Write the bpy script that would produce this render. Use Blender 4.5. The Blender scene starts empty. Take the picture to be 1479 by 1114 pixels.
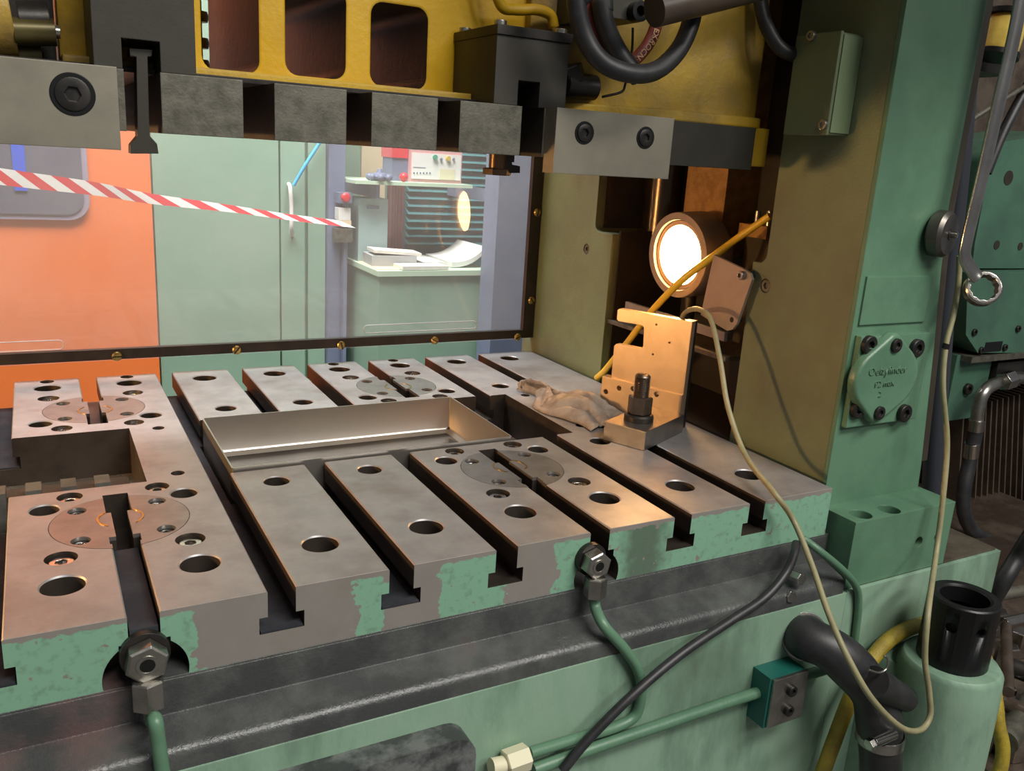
import bpy, bmesh, math, random
from mathutils import Vector, Matrix, noise
random.seed(7)
PI = math.pi
sc = bpy.context.scene
COL = sc.collection

# ------------------------------------------------------------------ camera
FPX = 1243.157
RC = ((0.87821175, -0.4743711, 0.0609605), (-0.07188649, -0.25693455, -0.96375151), (0.47283872, 0.84199566, -0.25974382))
CP = Vector((-0.048456, -0.609971, 0.338515))
cam_d = bpy.data.cameras.new('camera'); cam = bpy.data.objects.new('camera', cam_d); COL.objects.link(cam)
cam_d.sensor_fit = 'HORIZONTAL'; cam_d.sensor_width = 36.0; cam_d.lens = FPX / 1479 * 36.0
cam_d.clip_start = 0.01; cam_d.clip_end = 100
_r, _d, _f = (Vector(v) for v in RC)
mw = Matrix.Identity(4)
for i in range(3):
    mw[i][0] = _r[i]; mw[i][1] = -_d[i]; mw[i][2] = -_f[i]; mw[i][3] = CP[i]
cam.matrix_world = mw
sc.camera = cam

# ------------------------------------------------------------------ world, lights, exposure
world = bpy.data.worlds.new('hall'); sc.world = world; world.use_nodes = True
wb = world.node_tree.nodes['Background']; wb.inputs[0].default_value = (0.95, 0.97, 1.0, 1); wb.inputs[1].default_value = 0.15
sc.view_settings.view_transform = 'Standard'; sc.view_settings.look = 'None'
sc.view_settings.exposure = 0.0; sc.view_settings.gamma = 1.0; sc.view_settings.use_curve_mapping = False

def area(name, loc, to, sx, sy, power, col):
    l = bpy.data.lights.new(name, 'AREA'); l.shape = 'RECTANGLE'; l.size = sx; l.size_y = sy; l.energy = power; l.color = col
    o = bpy.data.objects.new(name, l); COL.objects.link(o); o.location = loc
    o.rotation_euler = (Vector(to) - Vector(loc)).to_track_quat('-Z', 'Y').to_euler()
    return o
area('hall_light_front', (0.75, -1.7, 2.3), (0.25, 0.1, 0), 1.8, 0.5, 78, (1.0, 0.96, 0.89))
area('hall_fill_light', (1.5, -2.4, 1.7), (0.2, 0.1, 0.1), 1.2, 0.4, 26, (1.0, 0.96, 0.90))  # weak fill light added from the front right
area('hall_light_back', (0.2, 1.5, 2.5), (0.4, 2.3, 0.1), 2.0, 0.8, 215, (1.0, 0.98, 0.95))

# ------------------------------------------------------------------ helpers
AX = {'x': 0, 'y': 1, 'z': 2}
def P(px, py, ax, v):
    """pixel of the 1479x1114 photograph -> point on the plane ax = v"""
    a = (px - 739.5) / FPX; b = (py - 557.0) / FPX
    d = _r * a + _d * b + _f
    i = AX[ax]
    return CP + d * ((v - CP[i]) / d[i])

WT = {}
def obj(name, bm, mat, parent=None, smooth=None, loc=None):
    """link a bmesh (world coordinates, or local when loc is given) as one mesh object"""
    me = bpy.data.meshes.new(name)
    bmesh.ops.recalc_face_normals(bm, faces=bm.faces[:])
    bm.to_mesh(me); bm.free()
    return link(name, me, mat, parent, smooth, loc)
def link(name, me, mat, parent=None, smooth=None, loc=None):
    if mat is not None and not me.materials: me.materials.append(mat)
    if smooth is not None and smooth > 0:
        me.polygons.foreach_set('use_smooth', [True] * len(me.polygons)); me.set_sharp_from_angle(angle=math.radians(smooth))
    o = bpy.data.objects.new(name, me); COL.objects.link(o)
    if smooth == 40:
        wn = o.modifiers.new('weighted', 'WEIGHTED_NORMAL'); wn.keep_sharp = True; wn.weight = 80
    w = Vector(loc) if loc is not None else Vector((0, 0, 0))
    if parent is not None:
        o.parent = parent; o.location = w - WT[parent.name]
    else:
        o.location = w
    WT[o.name] = w
    return o
def thing(name, label, cat, loc=(0, 0, 0), group=None):
    o = bpy.data.objects.new(name, None); COL.objects.link(o); o.empty_display_size = 0.02
    o.location = loc; WT[o.name] = Vector(loc)
    return tag(o, label, cat, group)
def tag(o, label=None, cat=None, group=None, kind=None):
    if label: o['label'] = label
    if cat: o['category'] = cat
    if group: o['group'] = group
    if kind: o['kind'] = kind
    return o

def box(bm, x0, x1, y0, y1, z0, z1, M=None):
    vs = [bm.verts.new((x, y, z)) for x in (x0, x1) for y in (y0, y1) for z in (z0, z1)]
    if M is not None:
        for v in vs: v.co = M @ v.co
    for f in ((0, 1, 3, 2), (4, 6, 7, 5), (0, 4, 5, 1), (2, 3, 7, 6), (0, 2, 6, 4), (1, 5, 7, 3)):
        bm.faces.new([vs[i] for i in f])
    return vs
def bev(bm, w, seg=2, ang=30):
    es = [e for e in bm.edges if len(e.link_faces) == 2 and e.calc_face_angle(0) > math.radians(ang)]
    if es: bmesh.ops.bevel(bm, geom=es, offset=w, segments=seg, profile=0.5, affect='EDGES', clamp_overlap=True)
def BX(name, x0, x1, y0, y1, z0, z1, mat, parent=None, w=0.0, seg=2, M=None):
    bm = bmesh.new(); box(bm, x0, x1, y0, y1, z0, z1, M)
    if w: bev(bm, w, seg)
    return obj(name, bm, mat, parent, 40 if w else None)
def frame_of(p0, p1):
    z = (Vector(p1) - Vector(p0)).normalized()
    x = z.orthogonal().normalized(); y = z.cross(x)
    return x, y, z
def cyl(bm, p0, p1, r0, r1=None, n=24, cap=True):
    r1 = r0 if r1 is None else r1
    p0 = Vector(p0); p1 = Vector(p1); x, y, z = frame_of(p0, p1)
    a = []; b = []
    for i in range(n):
        t = 2 * PI * i / n; d = x * math.cos(t) + y * math.sin(t)
        a.append(bm.verts.new(p0 + d * r0)); b.append(bm.verts.new(p1 + d * r1))
    for i in range(n): bm.faces.new((a[i], a[(i + 1) % n], b[(i + 1) % n], b[i]))
    if cap: bm.faces.new(a[::-1]); bm.faces.new(b)
def lathe(bm, prof, origin, axis, n=32, up=None, closed=False):
    """prof: list of (radius, distance along axis)"""
    o = Vector(origin); z = Vector(axis).normalized()
    x = (Vector(up) - z * Vector(up).dot(z)).normalized() if up is not None else z.orthogonal().normalized()
    y = z.cross(x); rings = []
    for r, h in prof:
        if r < 1e-6: rings.append([bm.verts.new(o + z * h)])
        else: rings.append([bm.verts.new(o + z * h + (x * math.cos(2 * PI * i / n) + y * math.sin(2 * PI * i / n)) * r) for i in range(n)])
    pairs = list(zip(rings[:-1], rings[1:]))
    if closed: pairs.append((rings[-1], rings[0]))
    for a, b in pairs:
        for i in range(n):
            j = (i + 1) % n
            if len(a) == 1 and len(b) == 1: continue
            if len(a) == 1: bm.faces.new((a[0], b[i], b[j]))
            elif len(b) == 1: bm.faces.new((a[i], a[j], b[0]))
            else: bm.faces.new((a[i], a[j], b[j], b[i]))
def prism(bm, pts, vec):
    """extrude a planar polygon (3D points) along vec"""
    v = Vector(vec); a = [bm.verts.new(Vector(p)) for p in pts]; b = [bm.verts.new(Vector(p) + v) for p in pts]
    n = len(pts)
    bm.faces.new(a[::-1]); bm.faces.new(b)
    for i in range(n): bm.faces.new((a[i], a[(i + 1) % n], b[(i + 1) % n], b[i]))
def rrect(u0, u1, v0, v1, r, n=5):
    out = []
    for cu, cv, a0 in ((u1 - r, v1 - r, 0), (u0 + r, v1 - r, 90), (u0 + r, v0 + r, 180), (u1 - r, v0 + r, 270)):
        for i in range(n + 1):
            a = math.radians(a0 + 90 * i / n); out.append((cu + r * math.cos(a), cv + r * math.sin(a)))
    return out
def spline(pts, k=8):
    pts = [Vector(p) for p in pts]
    if len(pts) < 3: return pts
    out = []
    ext = [pts[0] * 2 - pts[1]] + pts + [pts[-1] * 2 - pts[-2]]
    for i in range(1, len(ext) - 2):
        p0, p1, p2, p3 = ext[i - 1:i + 3]
        for j in range(k):
            t = j / k
            out.append(0.5 * ((2 * p1) + (p2 - p0) * t + (2 * p0 - 5 * p1 + 4 * p2 - p3) * t * t + (3 * p1 - p0 - 3 * p2 + p3) * t ** 3))
    out.append(pts[-1]); return out
def sweep(bm, path, r, n=12, rad=None, cap=True, flat=1.0, nor=None):
    """round (or flattened) section along a path; rad: list of per-point radii"""
    path = [Vector(p) for p in path]; m = len(path); rings = []
    t0 = (path[1] - path[0]).normalized(); x = t0.orthogonal().normalized() if nor is None else Vector(nor)
    for i in range(m):
        t = (path[min(i + 1, m - 1)] - path[max(i - 1, 0)]).normalized()
        x = (x - t * x.dot(t))
        x = x.normalized() if x.length > 1e-6 else t.orthogonal().normalized()
        y = t.cross(x); rr = rad[i] if rad else r
        rings.append([bm.verts.new(path[i] + x * (math.cos(2 * PI * j / n) * rr * flat) + y * (math.sin(2 * PI * j / n) * rr)) for j in range(n)])
    for a, b in zip(rings[:-1], rings[1:]):
        for j in range(n): bm.faces.new((a[j], a[(j + 1) % n], b[(j + 1) % n], b[j]))
    if cap: bm.faces.new(rings[0][::-1]); bm.faces.new(rings[-1])
def TUBE(name, pts, r, mat, parent=None, k=8, n=12, rad=None):
    bm = bmesh.new(); sweep(bm, spline(pts, k), r, n, rad); return obj(name, bm, mat, parent, 50)
def hexa(bm, p0, p1, af, rot=0.0, xdir=None):
    p0 = Vector(p0); p1 = Vector(p1); x, y, z = frame_of(p0, p1)
    if xdir is not None:
        x = (Vector(xdir) - z * Vector(xdir).dot(z)).normalized(); y = z.cross(x)
    r = af / math.sqrt(3); L = (p1 - p0).length; c = r * 0.12
    prof = [(r - c, 0), (r, c * .6), (r, L - c * .6), (r - c, L)]
    rings = [[bm.verts.new(p0 + z * h + (x * math.cos(rot + PI / 3 * i) + y * math.sin(rot + PI / 3 * i)) * q) for i in range(6)] for q, h in prof]
    for a, b in zip(rings[:-1], rings[1:]):
        for i in range(6): bm.faces.new((a[i], a[(i + 1) % 6], b[(i + 1) % 6], b[i]))
    bm.faces.new(rings[0][::-1]); bm.faces.new(rings[-1])
def cut(o, cutters):
    c = bpy.data.collections.new('cutters'); tmp = []
    for bm in cutters:
        bmesh.ops.recalc_face_normals(bm, faces=bm.faces[:])
        me = bpy.data.meshes.new('cutter'); bm.to_mesh(me); bm.free(); t = bpy.data.objects.new('cutter', me); c.objects.link(t); tmp.append(t)
    md = o.modifiers.new('cut', 'BOOLEAN'); md.operation = 'DIFFERENCE'; md.solver = 'EXACT'; md.operand_type = 'COLLECTION'; md.collection = c
    dg = bpy.context.evaluated_depsgraph_get(); dg.update()
    me = bpy.data.meshes.new_from_object(o.evaluated_get(dg)); o.modifiers.clear(); old = o.data; o.data = me
    bpy.data.meshes.remove(old)
    for t in tmp: m2 = t.data; bpy.data.objects.remove(t); bpy.data.meshes.remove(m2)
    bpy.data.collections.remove(c)
    me.polygons.foreach_set('use_smooth', [True] * len(me.polygons)); me.set_sharp_from_angle(angle=math.radians(35))
    return o
def cbox(*a):
    bm = bmesh.new(); box(bm, *a); return bm
def ccyl(p0, p1, r, n=40):
    bm = bmesh.new(); cyl(bm, p0, p1, r, None, n); return bm

# ------------------------------------------------------------------ materials
def M(name, c1, c2=None, scale=12.0, rough=0.5, metal=0.0, bump=0.0, bscale=150.0, bevel=0.0, rvar=0.0, lo=0.42, hi=0.62, spec=0.5, dirt=None, dscale=6.0, dlo=0.5, dhi=0.7, detail=6.0, stretch=None):
    m = bpy.data.materials.new(name); m.use_nodes = True; nt = m.node_tree; N = nt.nodes; L = nt.links
    b = N['Principled BSDF']; b.inputs['Roughness'].default_value = rough; b.inputs['Metallic'].default_value = metal
    b.inputs['Specular IOR Level'].default_value = spec
    b.inputs['Base Color'].default_value = (*c1, 1)
    tc = N.new('ShaderNodeTexCoord'); vec = tc.outputs['Object']
    if stretch:
        mp = N.new('ShaderNodeMapping'); mp.inputs['Scale'].default_value = stretch; L.new(vec, mp.inputs[0]); vec = mp.outputs[0]
    def noi(s, d=detail):
        n = N.new('ShaderNodeTexNoise'); n.inputs['Scale'].default_value = s; n.inputs['Detail'].default_value = d; n.inputs['Roughness'].default_value = 0.62
        L.new(vec, n.inputs['Vector']); return n.outputs['Fac']
    def ramp(fac, lo, hi):
        r = N.new('ShaderNodeMapRange'); r.inputs[1].default_value = lo; r.inputs[2].default_value = hi; L.new(fac, r.inputs[0]); return r.outputs[0]
    def mix(fac, a, bcol):
        x = N.new('ShaderNodeMix'); x.data_type = 'RGBA'
        L.new(fac, x.inputs['Factor'])
        for s, v in ((6, a), (7, bcol)):
            if isinstance(v, tuple): x.inputs[s].default_value = (*v, 1)
            else: L.new(v, x.inputs[s])
        return x.outputs[2]
    col = None
    if c2 is not None:
        f = ramp(noi(scale), lo, hi); col = mix(f, c1, c2)
    if dirt is not None:
        fd = ramp(noi(dscale, 10.0), dlo, dhi); col = mix(fd, col if col is not None else c1, dirt)
    if col is not None: L.new(col, b.inputs['Base Color'])
    if rvar:
        r = N.new('ShaderNodeMapRange'); L.new(noi(scale * 1.7), r.inputs[0]); r.inputs[1].default_value = .3; r.inputs[2].default_value = .7
        r.inputs[3].default_value = max(0.02, rough - rvar); r.inputs[4].default_value = min(1, rough + rvar); L.new(r.outputs[0], b.inputs['Roughness'])
    nrm = None
    if bevel:
        bv = N.new('ShaderNodeBevel'); bv.inputs['Radius'].default_value = bevel; bv.samples = 4; nrm = bv.outputs[0]
    if bump:
        bp = N.new('ShaderNodeBump'); bp.inputs['Strength'].default_value = bump; bp.inputs['Distance'].default_value = 0.002
        L.new(noi(bscale, 4.0), bp.inputs['Height'])
        if nrm is not None: L.new(nrm, bp.inputs['Normal'])
        nrm = bp.outputs[0]
    if nrm is not None: L.new(nrm, b.inputs['Normal'])
    m['_p'] = 1
    return m
def emit(name, col, s):
    m = bpy.data.materials.new(name); m.use_nodes = True; nt = m.node_tree; nt.nodes.clear()
    e = nt.nodes.new('ShaderNodeEmission'); e.inputs[0].default_value = (*col, 1); e.inputs[1].default_value = s
    o = nt.nodes.new('ShaderNodeOutputMaterial'); nt.links.new(e.outputs[0], o.inputs[0]); return m

GREEN = (0.105, 0.212, 0.132); GREEN_D = (0.08, 0.168, 0.105)
m_green = M('green_enamel', GREEN, GREEN_D, 9, 0.38, 0, 0.12, 260, 0.002, 0.08, dirt=(0.05, 0.06, 0.045), dscale=5, dlo=.58, dhi=.8)
m_green_bed = M('green_enamel_streaked', (0.25, 0.375, 0.275), (0.185, 0.315, 0.225), 7, 0.42, 0, 0.2, 120, 0.002, 0.08, dirt=(0.09, 0.12, 0.085), dscale=7, dlo=.5, dhi=.8, stretch=(1.6, 1, .55))
m_green_wall = M('green_enamel_grimy', (0.17, 0.215, 0.115), (0.135, 0.165, 0.095), 5, 0.5, 0, 0.25, 330, 0.002, 0.1, dirt=(0.10, 0.085, 0.06), dscale=4, dlo=.45, dhi=.72)
m_green_far = M('green_sheet', (0.25, 0.39, 0.30), (0.22, 0.36, 0.275), 3, 0.45)
m_orange = M('orange_sheet', (0.85, 0.20, 0.045), (0.80, 0.18, 0.04), 2, 0.45)
m_yellow = M('yellow_paint', (0.58, 0.345, 0.004), (0.48, 0.275, 0.005), 8, 0.42, 0, 0.22, 130, 0.004, 0.08, dirt=(0.10, 0.06, 0.015), dscale=7, dlo=.55, dhi=.78)
m_yellow_dirty = M('yellow_paint_grimy', (0.50, 0.31, 0.015), (0.30, 0.20, 0.05), 7, 0.5, 0, 0.35, 160, 0.004, 0.1, dirt=(0.08, 0.05, 0.02), dscale=8, dlo=.52, dhi=.75)
m_steel = M('ground_steel', (0.36, 0.34, 0.325), (0.30, 0.285, 0.275), 24, 0.33, 0.92, 0.03, 900, 0.0012, 0.05, dirt=(0.19, 0.165, 0.15), dscale=9, dlo=.5, dhi=.75)
m_steel_rough = M('rough_steel', (0.155, 0.147, 0.118), (0.095, 0.09, 0.072), 60, 0.5, 0.55, 0.15, 400, 0.0012, 0.08)
m_plate = M('clamp_plate_steel', (0.31, 0.285, 0.225), (0.265, 0.245, 0.195), 14, 0.45, 0.6, 0.04, 900, 0.001, 0.05)
m_dark = M('blackened_steel', (0.03, 0.028, 0.026), (0.045, 0.04, 0.036), 20, 0.4, 0.6, 0.05, 300, 0.001, 0.08)
m_darkblock = M('dark_valve_block', (0.05, 0.046, 0.038), (0.04, 0.037, 0.03), 14, 0.45, 0.4, 0.04, 300, 0.001)
m_black = M('black_oxide', (0.016, 0.016, 0.017), None, 10, 0.35, 0.5, 0, 100, 0.0008)
m_rubber = M('black_rubber', (0.016, 0.016, 0.018), (0.028, 0.028, 0.03), 40, 0.45, 0, 0.05, 300)
m_ledge = M('oily_black_paint', (0.055, 0.058, 0.058), (0.10, 0.105, 0.10), 16, 0.3, 0.1, 0.3, 320, 0.0015, 0.1, dirt=(0.15, 0.05, 0.05), dscale=4, dlo=.58, dhi=.75)
m_zinc = M('zinc_fitting', (0.42, 0.40, 0.37), (0.33, 0.32, 0.29), 60, 0.32, 0.95, 0.02, 600, 0.0008, 0.06)
m_chrome = M('polished_steel', (0.55, 0.53, 0.50), (0.45, 0.43, 0.40), 30, 0.2, 1.0, 0.02, 600, 0.001)
m_brass = M('brass', (0.55, 0.38, 0.13), (0.40, 0.27, 0.09), 200, 0.3, 1.0, 0, 100, 0.0006)
m_bracket = M('bracket_steel', (0.66, 0.49, 0.33), (0.60, 0.44, 0.29), 30, 0.36, 0.8, 0.04, 500, 0.0012, 0.06)
m_tray = M('tray_sheet_steel', (0.52, 0.48, 0.43), (0.42, 0.39, 0.35), 3, 0.32, 0.85)
m_rag = M('rag_cotton', (0.40, 0.34, 0.285), (0.29, 0.245, 0.21), 40, 0.95, 0, 0.6, 900, spec=.1, dirt=(0.20, 0.17, 0.15), dscale=30, dlo=.52, dhi=.75)
m_cord = M('olive_cord', (0.29, 0.265, 0.145), (0.24, 0.22, 0.12), 60, 0.5)
m_tube_y = M('yellow_tube', (0.80, 0.55, 0.04), (0.72, 0.48, 0.035), 60, 0.35)
m_hose_y = M('yellow_braided_hose', (0.42, 0.32, 0.035), (0.30, 0.22, 0.03), 50, 0.3, 0, 0.5, 700)
m_redhose = M('red_hose', (0.22, 0.045, 0.03), (0.15, 0.03, 0.022), 60, 0.5)
m_bronze = M('bronze_guide', (0.42, 0.24, 0.08), (0.30, 0.16, 0.05), 60, 0.5, 0.4, 0.6, 500, 0.001)
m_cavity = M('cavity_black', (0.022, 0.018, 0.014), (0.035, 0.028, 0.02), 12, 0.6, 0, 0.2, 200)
m_teal = M('teal_plastic', (0.012, 0.11, 0.09), None, 10, 0.35)
m_cream = M('cream_plastic', (0.68, 0.64, 0.45), None, 10, 0.5)
m_lampbody = M('lamp_housing', (0.30, 0.25, 0.23), (0.26, 0.21, 0.19), 20, 0.5, 0.3)
m_concrete = M('hall_floor', (0.16, 0.15, 0.14), (0.11, 0.105, 0.10), 4, 0.7, 0, 0.1, 60)
m_oily = M('oily_brown_metal', (0.09, 0.065, 0.05), (0.16, 0.125, 0.095), 18, 0.35, 0.5, 0.2, 90, 0.001, 0.15)
m_white = M('white_paint', (0.75, 0.74, 0.72), (0.70, 0.69, 0.67), 5, 0.5)
m_paper = M('paper', (0.72, 0.70, 0.64), (0.62, 0.60, 0.55), 20, 0.8)
m_red = M('red_plastic', (0.62, 0.03, 0.045), None, 10, 0.4)
m_blue = M('blue_tape', (0.03, 0.10, 0.60), None, 10, 0.5)
m_blue_l = M('blue_strap', (0.06, 0.42, 0.75), None, 10, 0.5)
m_navy = M('blue_grey_frame', (0.14, 0.17, 0.26), (0.17, 0.20, 0.30), 6, 0.5)
m_tealblind = M('teal_bellows', (0.07, 0.24, 0.25), (0.06, 0.20, 0.22), 5, 0.5)
m_greybox = M('blue_grey_box', (0.30, 0.42, 0.42), None, 10, 0.5)
m_maroon = M('maroon_cloth', (0.22, 0.09, 0.09), None, 10, 0.8)
m_mint = M('mint_shelf', (0.50, 0.66, 0.50), None, 10, 0.5)
m_manila = M('manila_board', (0.75, 0.62, 0.42), None, 10, 0.7)
m_greycab = M('grey_window_tint', (0.10, 0.11, 0.15), (0.12, 0.13, 0.17), 5, 0.25)
m_rib = M('brown_fins', (0.10, 0.07, 0.05), (0.13, 0.095, 0.07), 30, 0.5, 0.3)

# ------------------------------------------------------------------ hall shell
o = BX('floor', -5, 6, -3, 6, -0.95, -0.9, m_concrete); tag(o, 'grey concrete hall floor under the machines', kind='structure')
o = BX('wall_back', -5, 6, 4.6, 4.7, -0.9, 3.2, m_white); tag(o, 'pale hall wall far behind the cabinets', kind='structure')
BACKP = P(302, 60, 'y', 4.55)
m_lit = emit('daylight_pane', (0.95, 1.0, 0.98), 5.0)
w1 = BX('window_1', BACKP.x - 1.0, BACKP.x + 1.9, 4.56, 4.599, BACKP.z - 0.55, BACKP.z + 0.6, m_white); tag(w1, 'bright hall window in the back wall', kind='structure')
BX('pane', BACKP.x - 0.95, BACKP.x + 1.85, 4.55, 4.56, BACKP.z - 0.5, BACKP.z + 0.55, m_lit, w1)

# ------------------------------------------------------------------ bolster plate with T-slots
SW = 0.011; UW = 0.0177; ZU = -0.0221; ZL = -0.0363; ZB = -0.0561; YB = 0.69
def paint_front(m):
    nt = m.node_tree; N = nt.nodes; L = nt.links; b = N['Principled BSDF']
    tc = N.new('ShaderNodeTexCoord'); sp = N.new('ShaderNodeSeparateXYZ'); L.new(tc.outputs['Object'], sp.inputs[0])
    def math_(op, a, b_=None):
        n = N.new('ShaderNodeMath'); n.operation = op
        for i, v in ((0, a), (1, b_)):
            if v is None: continue
            if isinstance(v, (int, float)): n.inputs[i].default_value = v
            else: L.new(v, n.inputs[i])
        return n.outputs[0]
    def noi(s, d=8):
        n = N.new('ShaderNodeTexNoise'); n.inputs['Scale'].default_value = s; n.inputs['Detail'].default_value = d; n.inputs['Roughness'].default_value = .6; L.new(tc.outputs['Object'], n.inputs['Vector']); return n.outputs['Fac']
    front = math_('LESS_THAN', sp.outputs[1], 0.0008)
    n1 = math_('MULTIPLY', math_('SUBTRACT', noi(45), 0.5), 0.05)
    xx = math_('DIVIDE', math_('ADD', math_('ADD', sp.outputs[0], n1), 0.15), 0.9)
    r = N.new('ShaderNodeValToRGB'); r.color_ramp.interpolation = 'CONSTANT'; L.new(xx, r.inputs[0])
    stops = [(-.15, 1), (.036, 0), (.158, 1), (.186, 0), (.236, 1), (.30, 0), (.352, 1)]
    e = r.color_ramp.elements
    e[0].position = 0; e[0].color = (1, 1, 1, 1); e[1].position = (stops[1][0] + .15) / .9; e[1].color = (0, 0, 0, 1)
    for x, v in stops[2:]:
        k = e.new((x + .15) / .9); k.color = (v, v, v, 1)
    zt = math_('LESS_THAN', math_('ADD', sp.outputs[2], math_('MULTIPLY', math_('SUBTRACT', noi(80), .5), .012)), -0.0045)
    chip = math_('LESS_THAN', noi(70), 0.63)
    mask = math_('MULTIPLY', math_('MULTIPLY', front, r.outputs[0]), math_('MULTIPLY', zt, chip))
    src = b.inputs['Base Color'].links[0].from_socket
    # dull cast face where no paint is left
    mx0 = N.new('ShaderNodeMix'); mx0.data_type = 'RGBA'; L.new(math_('MULTIPLY', front, 0.75), mx0.inputs['Factor']); L.new(src, mx0.inputs[6]); mx0.inputs[7].default_value = (0.24, 0.21, 0.175, 1)
    # oil stain soaked into the painted front
    st = N.new('ShaderNodeMix'); st.data_type = 'RGBA'
    d1 = math_('ABSOLUTE', math_('SUBTRACT', math_('ADD', sp.outputs[0], n1), 0.455))
    sm = N.new('ShaderNodeMapRange'); L.new(d1, sm.inputs[0]); sm.inputs[1].default_value = .035; sm.inputs[2].default_value = .012; sm.inputs[3].default_value = 0; sm.inputs[4].default_value = .75
    L.new(sm.outputs[0], st.inputs['Factor']); st.inputs[6].default_value = (0.19, 0.37, 0.255, 1); st.inputs[7].default_value = (0.065, 0.075, 0.055, 1)
    gr = N.new('ShaderNodeMix'); gr.data_type = 'RGBA'; g = N.new('ShaderNodeMapRange'); L.new(noi(120), g.inputs[0]); g.inputs[1].default_value = .52; g.inputs[2].default_value = .75; g.inputs[4].default_value = .6
    L.new(g.outputs[0], gr.inputs['Factor']); L.new(st.outputs[2], gr.inputs[6]); gr.inputs[7].default_value = (0.09, 0.10, 0.075, 1)
    mx = N.new('ShaderNodeMix'); mx.data_type = 'RGBA'; L.new(mask, mx.inputs['Factor']); L.new(mx0.outputs[2], mx.inputs[6]); L.new(gr.outputs[2], mx.inputs[7]); L.new(mx.outputs[2], b.inputs['Base Color'])
    L.new(math_('MULTIPLY', math_('SUBTRACT', 1.0, math_('MULTIPLY', front, .55)), math_('SUBTRACT', 0.6, math_('MULTIPLY', mask, 0.6))), b.inputs['Metallic'])
    rs = b.inputs['Roughness'].links[0].from_socket
    L.new(math_('ADD', rs, math_('MULTIPLY', front, 0.14)), b.inputs['Roughness'])
    return m
m_bolster = paint_front(M('ground_steel_painted_front', (0.395, 0.39, 0.40), (0.33, 0.325, 0.335), 24, 0.42, 0.6, 0.03, 900, 0, 0.05, dirt=(0.24, 0.21, 0.195), dscale=9, dlo=.5, dhi=.75))
bm = bmesh.new(); box(bm, -0.30, 0.712, 0, YB, ZB, 0)
bolster = obj('bolster_plate', bm, m_bolster)
tag(bolster, 'ground steel T-slotted bolster plate with chipped green front edge', 'bolster plate')
cuts = []
def tslot(x, y0, y1, under=True):
    b = bmesh.new(); c = .0011; prism(b, [(x + u, y0, z) for u, z in ((-SW, -.03), (SW, -.03), (SW, -c), (SW + c + .01, .01), (-SW - c - .01, .01), (-SW, -c))], (0, y1 - y0, 0)); cuts.append(b)
    if under: cuts.append(cbox(x - UW, x + UW, y0, y1, ZL, ZU))
    else: cuts.append(cbox(x - SW, x + SW, y0, y1, ZL, -0.02))
for k in (-2, -1, 1, 2, 3, 5, 6): tslot(0.1 * k, -0.02, YB + 0.02)
MID = 0.355
def mir(y, s): return y if s > 0 else 2 * MID - y
def yr(a, b, s): return (a, b) if s > 0 else (2 * MID - b, 2 * MID - a)
INS = []
for xc in (0.0, 0.4):
    for s in (1, -1):
        a, b = yr(-0.03, 0.132, s); tslot(xc, a, b)
        a, b = yr(0.10, 0.20, s); cuts.append(cbox(xc - 0.0068, xc + 0.0068, a, b, ZL, 0.01))
        a, b = yr(0.196, 0.240, s); cuts.append(cbox(xc - SW, xc + SW, a, b, ZL, 0.01))
        a, b = yr(0.128, 0.142, s); cuts.append(cbox(xc - 0.0125, xc + 0.0125, a, b, ZL, 0.01))
        cuts.append(ccyl((xc, mir(.176, s), -0.0035), (xc, mir(.176, s), 0.01), 0.0580, 64))
        INS.append((xc, s))
# central opening, side notch and the opening in the left slabs
cuts.append(cbox(0.111, 0.489, 0.2599, 0.4496, -0.1, 0.01))
cuts.append(cbox(0.470, 0.535, 0.2625, 0.4470, -0.1, 0.01))
cuts.append(cbox(-0.40, 0.031, 0.2635, 0.4420, -0.1, 0.01))
HO = []
for x in (-.05, .05, .15, .25, .35, .45, .55, .65):
    for y in (.0668, .648): HO.append((x, y, .0158))
for x in (.15, .25, .55):
    for y in (.2235, .491): HO.append((x, y, .0128))
SCR = []   # (x, y, radius) counterbored cap screws
for xc, s in INS:
    for q in (-1, 1):
        HO.append((xc + q * .0600, mir(.222, s), .0122))
        SCR.append((xc + q * .0497, mir(.1150, s), .0125)); SCR.append((xc + q * .0385, mir(.2465, s), .0112))
        SCR.append((xc + q * .034, mir(.2095, s), .0080)); SCR.append((xc + q * .034, mir(.1435, s), .0080))
    if s < 0:
        for q in (-1, 1): SCR.append((xc + q * .05, .680, .0085))
for x, y in ((.062, .2775), (.062, .4330), (.561, .434), (.561, .285)): SCR.append((x, y, .0068))
for x, y, r in HO:
    b = bmesh.new(); lathe(b, [(0, -.048), (r, -.048), (r, -.0012), (r + .0112, .010), (0, .010)], (x, y, 0), (0, 0, 1), 40); cuts.append(b)
b = bmesh.new(); prism(b, [(-.5, -.002, .001), (-.5, .0012, .001), (-.5, -.002, -.0022)], (1.4, 0, 0)); cuts.append(b)
for x, y, r in SCR: cuts.append(ccyl((x, y, -0.012), (x, y, 0.01), r, 32))
cuts.append(ccyl((0, -0.02, -0.050), (0, 0.030, -0.050), 0.0300, 48)); cuts.append(ccyl((0.4, -0.02, -0.047), (0.4, 0.028, -0.047), 0.0255, 48))
cut(bolster, cuts)
bolster.data.materials.append(M('dark_inner_steel', (0.085, 0.068, 0.056), (0.055, 0.045, 0.038), 20, 0.42, 0.6, 0.05, 300))  # darker steel for slot and hole interiors
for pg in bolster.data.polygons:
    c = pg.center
    if c.y > .004 and c.x < .711 and (c.z < -.0045 or (abs(pg.normal.z) < .5 and c.z < -.0025)) and c.z > ZB + .001: pg.material_index = 1
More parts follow.
